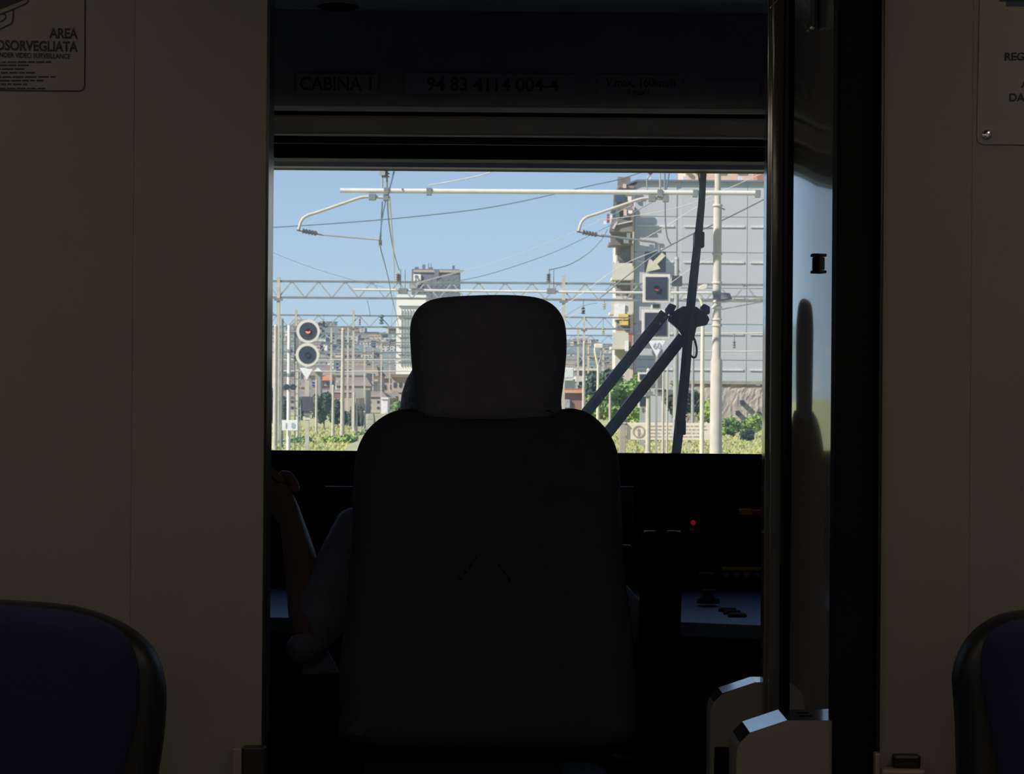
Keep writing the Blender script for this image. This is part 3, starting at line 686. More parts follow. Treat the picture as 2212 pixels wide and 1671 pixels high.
# ---------------------------------------------------------------- overhead-line supports
def insul(m, p, h, r=.06, n=4, axis='Z'):
    pr = []
    for k in range(n):
        a = k * h / n; pr += [(r * .45, a), (r, a + h / n * .3), (r * .45, a + h / n * .75)]
    return m.lathe(p, pr + [(r * .45, h)], axis, 10)
t = thing('catenary_cantilever', 'nearest white horizontal catenary tube with curved registration arms, across the top of the view', 'catenary support', P(1190, 415, 40))
MB().tube([P(735, 411.5, 40), P(1643, 417, 40)], .042, 12).build('support_tube', 'painted tube', t, smooth=True)
for x in (834, 926, 1425, 1502, 1637):
    y = 412 + (x - 735) * .0066
    MB().prect(x - 5, y - 8, x + 6, y + 8, 39.94, .12).build('tube_clamp', 'weathered steel', t, bevel=.006)
def regarm(dx, dy, last):
    mm = MB().tube(pline([(834 + dx, 427 + dy), (800 + dx, 425 + dy), (778 + dx, 427 + dy), (745 + dx, 438 + dy), (690 + dx, 457 + dy), (663 + dx, 466 + dy), (651 + dx, 477 + dy), (645 + dx, 496 + dy)], 40), .026, 10)
    mm.build('registration_arm', 'concrete pole', t, smooth=True)
    MB().prect(796 + dx, 418 + dy, 812 + dx, 432 + dy, 39.95, .1).build('arm_clamp', 'weathered steel', t, bevel=.01)
    MB().prect(827 + dx, 418 + dy, 840 + dx, 433 + dy, 39.95, .1).build('arm_clamp', 'weathered steel', t, bevel=.01)
    m = MB(); a, b = P(652 + dx, 498 + dy, 40), P(684 + dx, 504 + dy, 40)
    for k in range(5):
        p = a.lerp(b, (k + .3) / 5); m.tube([p, p + (b - a).normalized() * .045], [.05, .03], 10)
    m.tube([P(641 + dx, 497 + dy, 40), P(700 + dx, 508 + dy, 40)], .014, 6)
    m.build('insulator', 'insulator', t)
    MB().tube([P(x, y, 40) for x, y in last], .014 if dx == 0 else .02, 8).build('steady_arm', 'pale steel' if dx == 0 else 'weathered steel', t, smooth=True)
regarm(0, 0, [(696, 507), (822, 518)]); regarm(605, 3, [(1298, 508), (1415, 523), (1424, 528), (1425, 545)])
for dx in (0, 600):
    x = 830 + dx
    MB().tube([P(x - 5, 300, 40), P(x - 4, 410, 40)], .016, 6).build('drop_rod', 'pale steel', t)
    MB().tube([P(x + 6, 300, 40), P(x + 6, 410, 40)], .016, 6).build('drop_rod', 'weathered steel', t)
    if dx == 0: insul(MB(), P(x + 4, 384, 40), .22, .075).build('insulator', 'insulator', t, smooth=True); MB().prect(820, 350, 832, 378, 39.9, .08).build('insulator_bracket', 'pale steel', t)
MB().prect(818, 518, 825, 530, 39.97, .05).build('wire_clamp', 'insulator', t)
MB().tube([P(826, 435, 40), P(824, 470, 40), P(822, 520, 40)], .011, 6).build('hanger_wire', 'wire dark', t)
MB().lathe(P(1405, 378, 40.1), [(.01, 0), (.11, .10), (.02, .12)], n=10).build('insulator_cone', 'insulator', t)
MB().tube([P(1405, 378, 40.1), P(1397, 388, 40.1), P(1398, 410, 40)], .012, 6).build('drop_rod', 'weathered steel', t)
MB().bar(P(700, 298, 40), P(1650, 305, 40), .2, .2).build('portal_beam', 'weathered steel', t)

# main mast
t = thing('catenary_mast', 'thick pale stepped mast right of the wiper, nearest and widest of all', 'mast', Vector((P(1550, 900, 41).x, 41, GZ)))
a = P(1550, 850, 41); xm = a.x
def mz(px, py): return P(px, py, 41).z
MB().lathe((P(1549, 600, 41).x, 41, GZ), [(.115, 0), (.104, mz(1550, 780) - GZ), (.078, mz(1550, 772) - GZ), (.074, mz(1550, 640) - GZ), (.074, mz(1549, 452) - GZ), (.056, mz(1549, 436) - GZ), (.054, mz(1549, 250) - GZ)], n=20).build('shaft', 'concrete pole', t, smooth=True)
for y in (444, 548, 611, 690, 703): MB().lathe((P(1549, 600, 41).x, 41, mz(1549, y) - .02), [(.08, 0), (.092, .01), (.092, .03), (.08, .045)], n=20).build('collar', 'concrete pole', t, smooth=True)
for y in (651, 664):
    MB().lathe((P(1549, 600, 41).x, 41, mz(1549, y) - .02), [(.085, 0), (.098, .01), (.098, .03), (.085, .045)], n=20).build('clamp_band', 'painted tube', t, smooth=True)
m = MB()
for k in range(6): m.bar(P(1541 + k * 1.5, 632 + 4 * k, 40.85), P(1576 + k, 634 + 2.2 * k, 40.95), .03, .02)
m.bar(P(1541, 628, 40.86), P(1545, 646, 40.86), .05, .05)
m.build('bracket', 'weathered steel', t)
MB().tube([P(1576, 641, 41), P(1680, 641, 42)], .019, 8).build('bracket_tube', 'painted tube', t)
MB().tube([P(1560, 653, 41), P(1600, 648, 41.5), P(1680, 640, 42)], .012, 6).build('stay', 'painted tube', t)
MB().tube([P(1560, 668, 41), P(1600, 660, 41.5), P(1680, 646, 42)], .012, 6).build('stay', 'painted tube', t)
MB().bar(P(1556, 448, 41), P(1566, 453, 41), .02).build('hook', 'weathered steel', t)

# second tube
t = thing('catenary_cantilever', 'second white catenary tube, farther, just above the headrest', 'catenary support', P(1080, 628, 80))
MB().tube([P(764, 625.5, 80), P(1394, 632, 80)], .042, 8).build('support_tube', 'painted tube', t, smooth=True)
MB().tube([P(1449, 632, 80), P(1538, 632, 80)], .042, 8).build('support_tube', 'painted tube', t, smooth=True)
for x in (869, 1190):
    MB().prect(x - 9, 622, x + 11, 634, 79.9, .2).build('tube_clamp', 'weathered steel', t, bevel=.02)
    insul(MB(), P(x - 9 if x < 900 else x - 5, 609, 80), .30, .10).build('insulator', 'insulator', t, smooth=True)
    MB().tube([P(x - 4, 580, 80), P(x - 4, 626, 80)], .025, 6).build('drop_rod', 'pale steel', t)
    MB().tube([P(x + 6, 582, 80), P(x + 6, 626, 80)], .014, 6).build('drop_rod', 'weathered steel', t)
MB().bar(P(900, 611, 80), P(1002, 584, 80), .05, .05).build('strut', 'pale steel', t)
MB().prect(884, 612, 902, 622, 79.8, .2).build('tube_clamp', 'pale steel', t)

# lattice gantries
def gantry(d, label, x0, x1, posts, bay, full):
    zt_, zb_ = 1.30 + 5.64, 1.30 + 4.81
    t = thing('lattice_gantry', label, 'gantry', Vector(((x0 + x1) / 2, d, GZ)), 'lattice gantries over the yard')
    r_ = .055
    MB().bar((x0, d, zt_), (x1, d, zt_), .11, .11).build('chord', 'weathered steel', t)
    MB().bar((x0, d, zb_), (x1, d, zb_), .11, .11).build('chord', 'weathered steel', t)
    if full:
        dia = None; n = int((x1 - x0) / bay * 2)
        for k in range(n):
            xa = x0 + k * bay / 2
            a, b = (Vector((xa, d, zb_)), Vector((xa + bay / 2, d, zt_)))
            if k % 2: a, b = Vector((xa, d, zt_)), Vector((xa + bay / 2, d, zb_))
            MB().bar(a, b, .07, .07).build('diagonal', 'pale steel', t)
    else:
        m = MB(); n = int((x1 - x0) / bay * 2)
        for k in range(n):
            xa = x0 + k * bay / 2
            a, b = (Vector((xa, d, zb_)), Vector((xa + bay / 2, d, zt_)))
            if k % 2: a, b = Vector((xa, d, zt_)), Vector((xa + bay / 2, d, zb_))
            m.bar(a, b, .08, .08)
        m.build('lattice', 'pale steel', t, kind='stuff')
    for px, top, wd in posts:
        p = P(px, top, d); MB().box((p.x, d, (GZ + p.z) / 2), (wd, wd * 1.2, p.z - GZ), taper=.8).build('post', 'concrete pole' if wd > .16 else 'pale steel', t)
        MB().box((p.x, d - .1, zb_ - .1), (wd * 2.2, .1, .14)).build('bracket', 'weathered steel', t)
gantry(118, 'nearest lattice gantry, its truss right behind the second white tube', -13.3, 13.3, [(602, 598, .20), (1218, 594, .20)], 1.36, True)
gantry(170, 'second lattice gantry, its lower chord just above the hill line', -19.5, 8.8, [(764, 670, .2), (1262, 682, .2), (640, 668, .18)], 1.5, True)
lab = {222: 'third', 274: 'fourth', 326: 'fifth', 378: 'sixth', 430: 'seventh', 482: 'eighth', 560: 'ninth'}
for d in lab:
    random.seed(d)
    gantry(d, '%s lattice gantry along the yard, counted from the nearest' % lab[d], -.118 * d + random.uniform(-1, 1), .055 * d, [(x, 850 - 6.4 * F / d, .22) for x in random.sample(range(590, 880, 18), 3) + [1245 + random.randint(0, 90)]], 1.7, False)
random.seed(7)
# small equipment hanging on the gantries
def hang(px, py, d, h, m_='insulator', w_=.10, lab_=''):
    p = P(px, py, d); t = thing('line_insulator', lab_, 'insulator', p)
    insul(MB(), p, h, w_, 3).build('sheds', m_, t, smooth=True)
    zt2 = 1.3 + 4.81 if d > 100 and p.z + h < 6.1 else 1.3 + 5.64 if d > 100 else p.z + h + .3
    MB().tube([p + Vector((0, 0, h)), Vector((p.x, p.y, zt2))], .02, 5).build('rod', 'weathered steel', t)
mat('green box', (.07, .15, .15), .6); mat('olive weight', (.36, .38, .18), .6)
hang(824, 700, 169.9, .7, 'green box', .2, 'dark green insulator on the second gantry, left of the white ribbed block')
hang(841, 756, 221.9, .8, 'insulator', .10, 'dark narrow insulator hanging beside the white ribbed block')
hang(1260, 678, 117.9, .35, 'signal black', .12, 'dark insulator drum hanging right of the headrest')
hang(1305, 668, 117.9, .35, 'olive weight', .10, 'olive insulator hanging under the nearest gantry, right of the headrest')
hang(1303, 722, 169.9, .5, 'olive weight', .13, 'olive insulator hanging under the second gantry, right of the headrest')
hang(699, 704, 169.9, .35, 'signal black', .12, 'dark insulator on the second gantry just right of the lit round signal')
hang(777, 702, 169.9, .5, 'insulator', .10, 'dark insulator on the second gantry beside its post')
hang(1586, 752, 90, .3, 'insulator', .07, 'small brown insulator in front of the grey block, right of the thick mast')

# ---------------------------------------------------------------- single poles
def pole(px, top, d, wpx, label, m_='concrete pole', cat='pole', name='pole', tp=.85, px1=None):
    a = P(px, top, d); r_ = wpx * d / F / 2
    t = thing(name, label, cat, Vector((a.x, d, GZ)))
    MB().lathe((a.x, d, GZ), [(r_ * 1.5, 0), (r_ * 1.5, .15), (r_ / tp, .16), (r_ * tp, a.z - GZ)], n=12).build('shaft', m_, t, smooth=True)
    MB().lathe((a.x, d, a.z), [(r_ * tp * 1.15, 0), (r_ * tp * .6, r_)], n=12).build('cap', m_, t, smooth=True)
    return t
tp_ = pole(596, 705, 100, 9, 'tall pale pole at the far left edge of the windscreen view')
pole(610, 690, 104, 6, 'dark slim pole just right of the leftmost pale pole', 'weathered steel')
pole(644, 800, 130, 5, 'slim pale pole close behind the left signal mast')
pole(684, 822, 140, 5, 'slim pale pole right of the grey relay box')
pole(720, 834, 132, 6, 'pale pole, first right of the orange roofs')
pole(741, 712, 126, 8, 'tall pale pole midway between left signal and seat, rising past the hill line')
pole(765, 850, 150, 5, 'short pale pole standing left of the seat shoulder')
pole(771, 862, 120, 4, 'thinnest short pale pole by the seat shoulder')
pole(787, 890, 150, 6, 'short grey pole just above the left seat shoulder', 'pale steel')
pole(1462, 560, 88, 11, 'grey mast directly behind the square signals', 'pale steel')
pole(1318, 826, 120, 5, 'pale pole in front of the green trees between wiper arms')
pole(1433, 795, 90, 5, 'pale slim pole left of the wiper blade, left of a pair')
pole(1442, 795, 92, 4, 'pale slim pole left of the wiper blade, right of a pair')
pole(1262, 740, 112, 7, 'pale jointed pole right of the headrest, beside the brown shed')
pole(1498, 640, 130, 6, 'greenish slim pole between the wiper blade and the white lamp post', 'pale steel')
t = pole(1518, 690, 70, 9, 'slim cream post left of the thick mast', 'lamp pole paint', 'lamp post', 'lamp_post')
MB().tube(pline([(1518, 692), (1518, 668), (1516, 655), (1511, 643)], 70), .04, 8).build('neck', 'lamp pole paint', t, smooth=True)
MB().loft([[P(1519 + 11 * math.cos(a) * k, 620 - 3 * math.cos(a) * k + 6 * math.sin(a) * k, 70 + dd) for a in [i * math.pi / 6 for i in range(12)]] for k, dd in ((.8, -.12), (1, 0), (.8, .12))]).build('lamp_head', 'signal white', t, smooth=True)
t = pole(1292, 790, 110, 6, 'cream lamp post with forked top in front of the trees', 'lamp pole paint', 'lamp post', 'lamp_post')
MB().tube(pline([(1292, 790), (1287, 770), (1285, 755), (1288, 745)], 110), .05, 8).build('arm', 'lamp pole paint', t, smooth=True)
MB().tube(pline([(1292, 790), (1297, 775), (1299, 760), (1299, 745)], 110), .04, 8).build('arm', 'pale steel', t, smooth=True)
MB().prect(1284, 742, 1303, 752, 109.9, .4).build('lamp_head', 'signal white', t, bevel=.04)

# ---------------------------------------------------------------- left signal
d = 85; u = d / F
a = P(625, 702, d)
t = thing('signal', 'left railway signal with two round white-rimmed heads, upper one lit orange', 'signal', Vector((a.x, d, GZ)))
MB().lathe((a.x, d, GZ), [(.09, 0), (.075, .3), (.068, a.z - GZ)], n=12).build('mast', 'white mast', t, smooth=True)
for k, (x, y, nm) in enumerate(((665.5, 715, 'upper'), (664, 766, 'lower'))):
    c = P(x, y, d - .35)
    h = MB().lathe(c, [(.43, .0), (.43, .05), (.10, .10)], 'Y', 28).build('signal_head', 'signal white', t, smooth=True)
    MB().lathe(c + Vector((0, -.004, 0)), [(.325, -.01), (.325, .006)], 'Y', 28).build('backplate', 'signal black', h)
    m = MB(); n = 14; ro, ri = .10, .085
    for j in range(n):
        for jj, (r1, y1_) in enumerate(((ro, -.01), (ro, -.18))): pass
    m.loft([[c + Vector((rr_ * math.cos(math.pi * 2 * j / n), yy, rr_ * math.sin(math.pi * 2 * j / n))) for j in range(n)] for rr_, yy in ((.105, -.01), (.105, -.05), (.095, -.05), (.095, -.012))], cap=False).build('hood', 'signal black', h)
    cr_ = [c + Vector((.085 * math.cos(q), -.03, .085 * math.sin(q) - .0)) for q in [math.pi * (1.0 + j / 8) for j in range(9)]] + [c + Vector((.03, -.03, -.02)), c + Vector((0, -.03, -.035)), c + Vector((-.03, -.03, -.01))]
    MB().prism(cr_, (0, .018, 0)).build('lens', 'orange lamp' if k == 0 else 'signal black', h)
    MB().bar(P(626, y, d), P(x, y, d - .25), .06).build('bracket', 'weathered steel', t)
MB().box(P(640, 742, d + .1), (.14, .1, 1.3)).build('ladder_plate', 'weathered steel', t)
m = MB()
for k in range(14): m.bar(P(637, 770 + 16 * k, d + .1), P(649, 770 + 16 * k, d + .1), .03)
for x in (637, 649): m.bar(P(x, 690, d + .1), P(x, 1000, d + .1), .035)
m.build('ladder', 'pale steel', t)
for y in (758, 810): MB().lathe(P(626, y, d) - Vector((0, 0, .06)), [(.10, 0), (.11, .03), (.11, .1), (.10, .13)], n=12).build('clamp_band', 'weathered steel', t, smooth=True)
MB().prism([P(*q, d - .3) for q in ((647, 794.5), (677, 794.5), (663, 820))], (0, .03, 0)).build('speed_triangle', 'sign grey white', t, bevel=.01)
for x in (618.5, 633): MB().lathe(P(x, 835.5, d - .25), [(.10, 0), (.115, .03), (.05, .16)], 'Y', 14).build('horn_lamp', 'signal black', t, smooth=True)
MB().bar(P(618, 835.5, d - .2), P(634, 835.5, d - .2), .06).build('lamp_bar', 'signal black', t)
MB().bar(P(616, 842, d), P(625, 850, d), .04).build('stay', 'weathered steel', t)
np_ = MB().prect(609, 907, 643, 929.5, d - .2, .03).build('number_plate', 'sign grey white', t, bevel=.006)
text('lettering', '1 8', 613, 924, 11, d - .21, MATS['print blue grey'], t, 'LEFT', 1.25, .02, .003)
a = P(664, 856, 92)
t = thing('relay_box', 'dark grey relay box on a pale post below the left signal', 'box', Vector((a.x, 92, GZ)))
MB().prect(653, 856, 675, 888, 91.8, .25).build('box', 'signal black', t, bevel=.01).data.materials[0] = mat('relay grey', (.07, .07, .085), .6)
MB().prect(656, 889, 672, 897, 91.85, .15).build('box_foot', 'weathered steel', t)
MB().box((a.x, 92, (GZ + P(664, 822, 92).z) / 2), (.16, .16, P(664, 822, 92).z - GZ)).build('post', 'concrete pole', t)
MB().prect(654, 899, 670, 906, 91.9, .1).build('bracket', 'painted tube', t)

# ---------------------------------------------------------------- right signal
d = 75
a = P(1420, 800, d)
t = thing('signal', 'right railway signal with two square white-rimmed heads under an arrow panel', 'signal', Vector((a.x, d, GZ)))
MB().prect(1416, 590, 1421, 1050, d + .25, .08).build('mast', 'pale steel', t)
ap = MB().prect(1392.5, 543, 1438.5, 588, d - .1, .06).build('arrow_panel', 'signal black', t)
ar = [(1435, 545), (1440, 551), (1421, 572), (1427.5, 580), (1395, 588), (1402.5, 556), (1411, 564), (1431, 543)]
ar = [(1430, 545), (1438, 552), (1420, 570), (1427, 580), (1395, 588), (1402.5, 556.5), (1411, 564.5)]
MB().prism([P(*q, d - .11) for q in ar], (0, .01, 0)).build('arrow', 'arrow cream', ap)
for k, (x0, y0, x1, y1) in enumerate(((1388.5, 592, 1448, 653), (1386.5, 669, 1447, 731))):
    h = MB().prect(x0, y0, x1, y1, d - .1, .06).build('signal_head', 'signal white', t, bevel=.01)
    MB().prect(x0 + 6, y0 + 6, x1 - 6, y1 - 6, d - .125, .03).build('backplate', 'signal black', h)
    c = P((x0 + x1) / 2, (y0 + y1) / 2, d - .13)
    m = MB(); n = 14
    m.loft([[c + Vector((rr_ * math.cos(math.pi * 2 * j / n), yy, rr_ * math.sin(math.pi * 2 * j / n))) for j in range(n)] for rr_, yy in ((.105, 0), (.105, -.05), (.095, -.05), (.095, -.0))], cap=False).build('hood', 'signal black', h)
    if k == 0:
        MB().prism([c + Vector((x_ * .015, -.03, z_ * .015)) for x_, z_ in ((-5.5, -1), (-1.5, -2.5), (0, -1.5), (2, -3), (4.5, -1), (4, -4.5), (1, -5.5), (-2.5, -4.5))], (0, .01, 0)).build('lens', 'red lens lamp', h)
MB().prect(1406, 655, 1428, 667, d - .05, .1).build('junction_box', 'signal white', t, bevel=.01)
MB().prect(1410, 657, 1425, 665, d - .07, .04).build('junction_box_window', 'signal black', t)
MB().prect(1404, 729, 1430, 735, d - .06, .1).build('triangle_bracket', 'sign grey white', t)
tri = MB().prism([P(*q, d - .1) for q in ((1400, 735.5), (1438, 735.5), (1419, 770.5))], (0, .04, 0)).build('speed_triangle', 'sign grey white', t, bevel=.01)
text('lettering', '60', 1419, 752.5, 13, d - .115, MATS['print blue grey'], t, 'CENTER', 1.0, .0, .003)
MB().prect(1452, 595, 1474, 618, d + .3, .25).build('back_box', 'weathered steel', t, bevel=.03)
mat('dull grey box', (.16, .16, .16), .7, var=.1)
# lower signals, seen between the wiper arms
for (x0, y0, x1, y1, lb) in ((1378, 852, 1401, 881, 'small low square signal head between the two wiper arms'), (1378, 804, 1402, 824, 'upper low square signal head partly behind the upper wiper arm')):
    p = P((x0 + x1) / 2, y1, 110)
    t = thing('dwarf_signal', lb, 'signal', Vector((p.x, 110, GZ)))
    dsy = 110 if y0 > 840 else 112
    h = MB().prect(x0, y0, x1, y1, dsy - .2, .12).build('signal_head', 'signal white', t, bevel=.02)
    MB().prect(x0 + 4, y0 + 4, x1 - 3, y1 - 4, dsy - .25, .04).build('backplate', 'signal black', h)
    MB().box((p.x, dsy, (GZ + p.z) / 2), (.12, .12, p.z - GZ)).build('post', 'pale steel', t)
t = pole(1401, 800, 95, 10, 'cream column just left of the signboard circle, between the wiper arms')
MB().box(P(1401, 850, 95), (.35, .3, .18)).build('bracket', 'weathered steel', t)
t = thing('relay_cabinet', 'dark grey relay cabinet behind the lower wiper arm, on a post', 'cabinet', P(1424, 836, 100))
MB().prect(1406, 800, 1432, 838, 99.8, .3).build('body', 'dull grey box', t, bevel=.02)
MB().prect(1415, 841, 1460, 852, 99.9, .2).build('shelf', 'dull grey box', t, bevel=.02)
a = P(1424, 840, 100); MB().box((a.x + .2, 100.2, (GZ + a.z) / 2), (.14, .14, a.z - GZ)).build('post', 'concrete pole', t)

# ---------------------------------------------------------------- signboard by the track
d = 97
t = thing('warning_board', 'long cream warning board with a no-pedestrians circle low behind the wiper', 'sign', P(1445, 980, d))
MB().prect(1354, 913, 1536, 950, d, .06).build('board', 'sign cream', t, bevel=.01)
c = P(1380, 932, d - .01)
n = 28; MB().loft([[c + Vector((rr_ * math.cos(math.pi * 2 * j / n), yy, rr_ * math.sin(math.pi * 2 * j / n))) for j in range(n)] for rr_, yy in ((.26, 0), (.26, -.01), (.21, -.01), (.21, 0))], cap=False).build('circle', 'print brown grey', t)
MB().bar(c + Vector((-.17, -.008, .17)), c + Vector((.17, -.008, -.17)), .01, .035).build('bar', 'print brown grey', t)
m = MB().lathe(c + Vector((0, -.006, .11)), [(.035, 0), (.035, .005)], 'Y', 12); m.box(c + Vector((0, -.004, 0)), (.09, .006, .16)); m.box(c + Vector((-.02, -.004, -.13)), (.03, .006, .12)); m.box(c + Vector((.025, -.004, -.13)), (.03, .006, .12))
m.build('pictogram', 'print brown grey', t)
random.seed(5); m = MB()
for r_ in range(4):
    x = 1404
    while x < 1524 - r_ * 7:
        l = random.uniform(5, 14); m.prect(x, 919 + r_ * 7.6, x + l, 921.6 + r_ * 7.6, d - .005, .01); x += l + 2.5
m.build('small_print', 'print brown grey', t)
for x in (1397, 1429, 1440, 1489):
    a = P(x, 950, d + .1); MB().box((a.x, d + .1, (GZ + a.z) / 2), (.09, .09, a.z - GZ)).build('post', 'concrete pole', t)
t = thing('concrete_bollard', 'squat weathered post just left of the warning board', 'post', Vector((P(1345, 960, d).x, d, GZ)))
a = P(1345, 914, d); MB().box((a.x, d, (GZ + a.z) / 2), (.28, .25, a.z - GZ), taper=.92).build('shaft', mat('bollard stone', (.36, .33, .29), .9), t, bevel=.02)
MB().box((a.x, d, a.z + .02), (.30, .27, .06)).build('cap', 'concrete pole', t, bevel=.01)

# ---------------------------------------------------------------- wires
def wire(pts, d, r_, m_, label, group=None, droppers=()):
    if isinstance(d, (int, float)): d = [d] * len(pts)
    pp = crom([P(x, y, dd) for (x, y), dd in zip(pts, d)], 8, False)
    o = MB().tube(pp, r_, 6).build('overhead_wire', m_, label=label, cat='wire', group=group, smooth=True)
    return o
wire([(480, 498), (572, 492), (700, 484), (850, 472), (1000, 456), (1090, 442), (1180, 423), (1270, 402), (1345, 385), (1450, 350)], 55, .014, 'wire bluish', 'long blue-grey wire sweeping up to the right across the whole sky')
wire([(480, 490), (572, 537), (660, 573), (760, 604), (830, 620)], 130, .012, 'wire bluish', 'faint wire sagging down to the right in the upper left sky')
wire([(960, 612), (1040, 596), (1120, 572), (1200, 543), (1262, 514), (1330, 480), (1420, 430)], 90, .016, 'wire bluish', 'blue-grey wire rising right from the dark tower')
wire([(1000, 586), (1078, 563), (1160, 533), (1250, 497), (1330, 460), (1420, 415)], 80, .006, 'wire pale', 'faint pale wire from the tower top up to the right')
wire([(1186, 583), (1230, 571), (1270, 547), (1300, 516), (1312, 495)], 60, .013, 'wire dark', 'short dark curving wire left of the balconies')
wire([(926, 400), (980, 391), (1040, 378), (1075, 366), (1110, 355)], 40, .011, 'wire pale', 'pale stay wire rising right from the clamp on the nearest tube')
wire([(1300, 640), (1340, 607), (1390, 568), (1430, 540), (1490, 508), (1530, 490), (1600, 456), (1700, 405)], 50, .016, 'wire dark', 'thick dark feeder wire crossing the grey block diagonally')
wire([(1290, 475), (1340, 470), (1420, 458), (1500, 437), (1600, 395), (1660, 368)], 60, .009, 'wire pale', 'upper pale wire crossing in front of the grey block')
wire([(1380, 522), (1440, 488), (1500, 450), (1545, 430)], 60, .009, 'wire pale', 'middle pale wire crossing in front of the grey block')
wire([(1200, 672), (1260, 632), (1340, 575), (1420, 540)], 60, .009, 'wire pale', 'lower pale wire crossing in front of the balconies')
wire([(1450, 610), (1500, 575), (1540, 555)], 60, .007, 'wire pale', 'short faint pale wire at the wiper blade')
wire([(1448, 330), (1446, 370), (1438, 420), (1437, 470), (1441, 510), (1450, 528)], 42, .012, 'wire bluish', 'dropper wire hanging from the right cantilever')
wire([(857, 340), (850, 375), (839, 420), (838, 455), (843, 500), (851, 545), (862, 583)], [40, 40, 40, 45, 55, 68, 80], .014, 'wire bluish', 'messenger wire running away over the left track')
wire([(835, 425), (826, 470), (821, 525), (830, 565), (840, 605), (846, 640), (856, 680), (864, 720)], [40, 40, 40, 48, 58, 68, 90, 130], .011, 'wire bluish', 'contact wire running away over the left track')
wire([(842, 425), (845, 470), (850, 540), (852, 600), (849, 650), (845, 700)], [40, 42, 50, 70, 100, 140], .012, 'wire pale', 'thin companion wire beside the left messenger wire')
wire([(793, 648), (797, 665), (800, 684)], 118, .015, 'wire bluish', 'short dropper under the nearest gantry, left')
wire([(572, 660), (598, 684)], 90, .015, 'wire dark', 'short stay wire at the far left pole')
wire([(1220, 690), (1262, 668), (1300, 660), (1345, 652)], 110, .012, 'wire pale', 'pale wire from the second gantry up to the balconies')
wire([(1215, 686), (1255, 662), (1290, 654)], 105, .010, 'wire dark', 'dark wire with a drum right of the headrest')
for k, (y, x0, x1, lb) in enumerate(((776, 572, 886, 'pale cross-span wire low over the town at the hill foot'), (801, 600, 886, 'lowest pale cross-span wire left of the headrest'), (719, 1505, 1680, 'upper pale cross-span wire in front of the grey block, right'), (758, 1500, 1680, 'lower pale cross-span wire in front of the grey block, right'))):
    wire([(x0, y), ((x0 + x1) / 2, y + 1), (x1, y)], 90 if k > 1 else 150, .03 if k > 1 else .04, 'wire pale', lb)

# ---------------------------------------------------------------- grey apartment block, right
mat('facade grey', (.47, .485, .525), .9, var=.03, scale=.3)
mat('facade joint', (.4, .44, .46), .9)
mat('facade pale band', (.62, .63, .64), .9)
mat('facade cream', (.62, .58, .50), .85, var=.05, scale=.5)
mat('facade pink', (.66, .50, .43), .85, var=.05, scale=.5)
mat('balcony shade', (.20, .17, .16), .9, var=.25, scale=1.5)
mat('awning yellow', (.80, .52, .08), .8, var=.1, scale=2)
mat('cloth white', (.8, .78, .76), .8); mat('cloth maroon', (.30, .06, .09), .8); mat('cloth navy', (.04, .06, .14), .8); mat('cloth green', (.10, .17, .14), .8)
mat('window dark', (.07, .08, .10), .25); mat('shutter green', (.50, .58, .50), .7); mat('roof edge blue', (.13, .17, .25), .8); mat('brick red', (.35, .16, .12), .9)
d = 190
b0 = P(1372, 900, d); b1x = P(1800, 600, d).x; topz = P(1372, 392, d).z
t = thing('apartment_block', 'big grey windowless apartment block wall filling the right of the windscreen', 'building', Vector(((b0.x + b1x) / 2, d, GZ)))
MB().box(((b0.x + b1x) / 2, d + 6, (GZ + topz) / 2), (b1x - b0.x, 12, topz - GZ)).build('wall', 'facade grey', t)
MB().prism([Vector((P(1352, 0, d).x, d - .3, P(1352, 398, d).z)), Vector((P(1378, 0, d).x, d - .3, P(1378, 388, d).z)), Vector((b1x, d - .3, P(1378, 388, d).z)), Vector((b1x, d - .3, P(1378, 392, d).z)), Vector((P(1378, 0, d).x, d - .3, P(1378, 392, d).z)), Vector((P(1352, 0, d).x, d - .3, P(1352, 402, d).z))], (0, 12, 0)).build('roof_edge', 'roof edge blue', t)
rows = [P(1500, y, d).z for y in (468, 545, 622, 700, 777, 854)]
xs = [P(x, 0, d).x for x in (1374, 1466, 1474, 1618, 1760)]
for i, z in enumerate([P(1500, 398, d).z] + rows[:-1]):
    for j in (0, 2, 3):
        xa, xb = xs[j], xs[j + 1]; zb_ = rows[i]
        MB().box(((xa + xb) / 2, d - .02, (z + zb_) / 2), (xb - xa - .06, .06, z - zb_ - .07)).build('panel', 'facade grey', t)
        if i: MB().box(((xa + xb) / 2, d - .10, z - .78), (xb - xa - .5, .06, .16)).build('panel_band', 'facade pale band', t)
MB().box((P(1370, 0, d).x, d - .1, (P(0, 434, d).z + P(0, 800, d).z) / 2), (.26, .4, P(0, 434, d).z - P(0, 800, d).z)).build('sunlit_corner', 'facade pink', t)  # sunlight on the corner painted as a pink strip
for x in (1402, 1480, 1520, 1600, 1660): MB().prect(x - 4, 381, x + 4, 389, d + 2, .4).build('roof_vent', 'facade pale band', t)
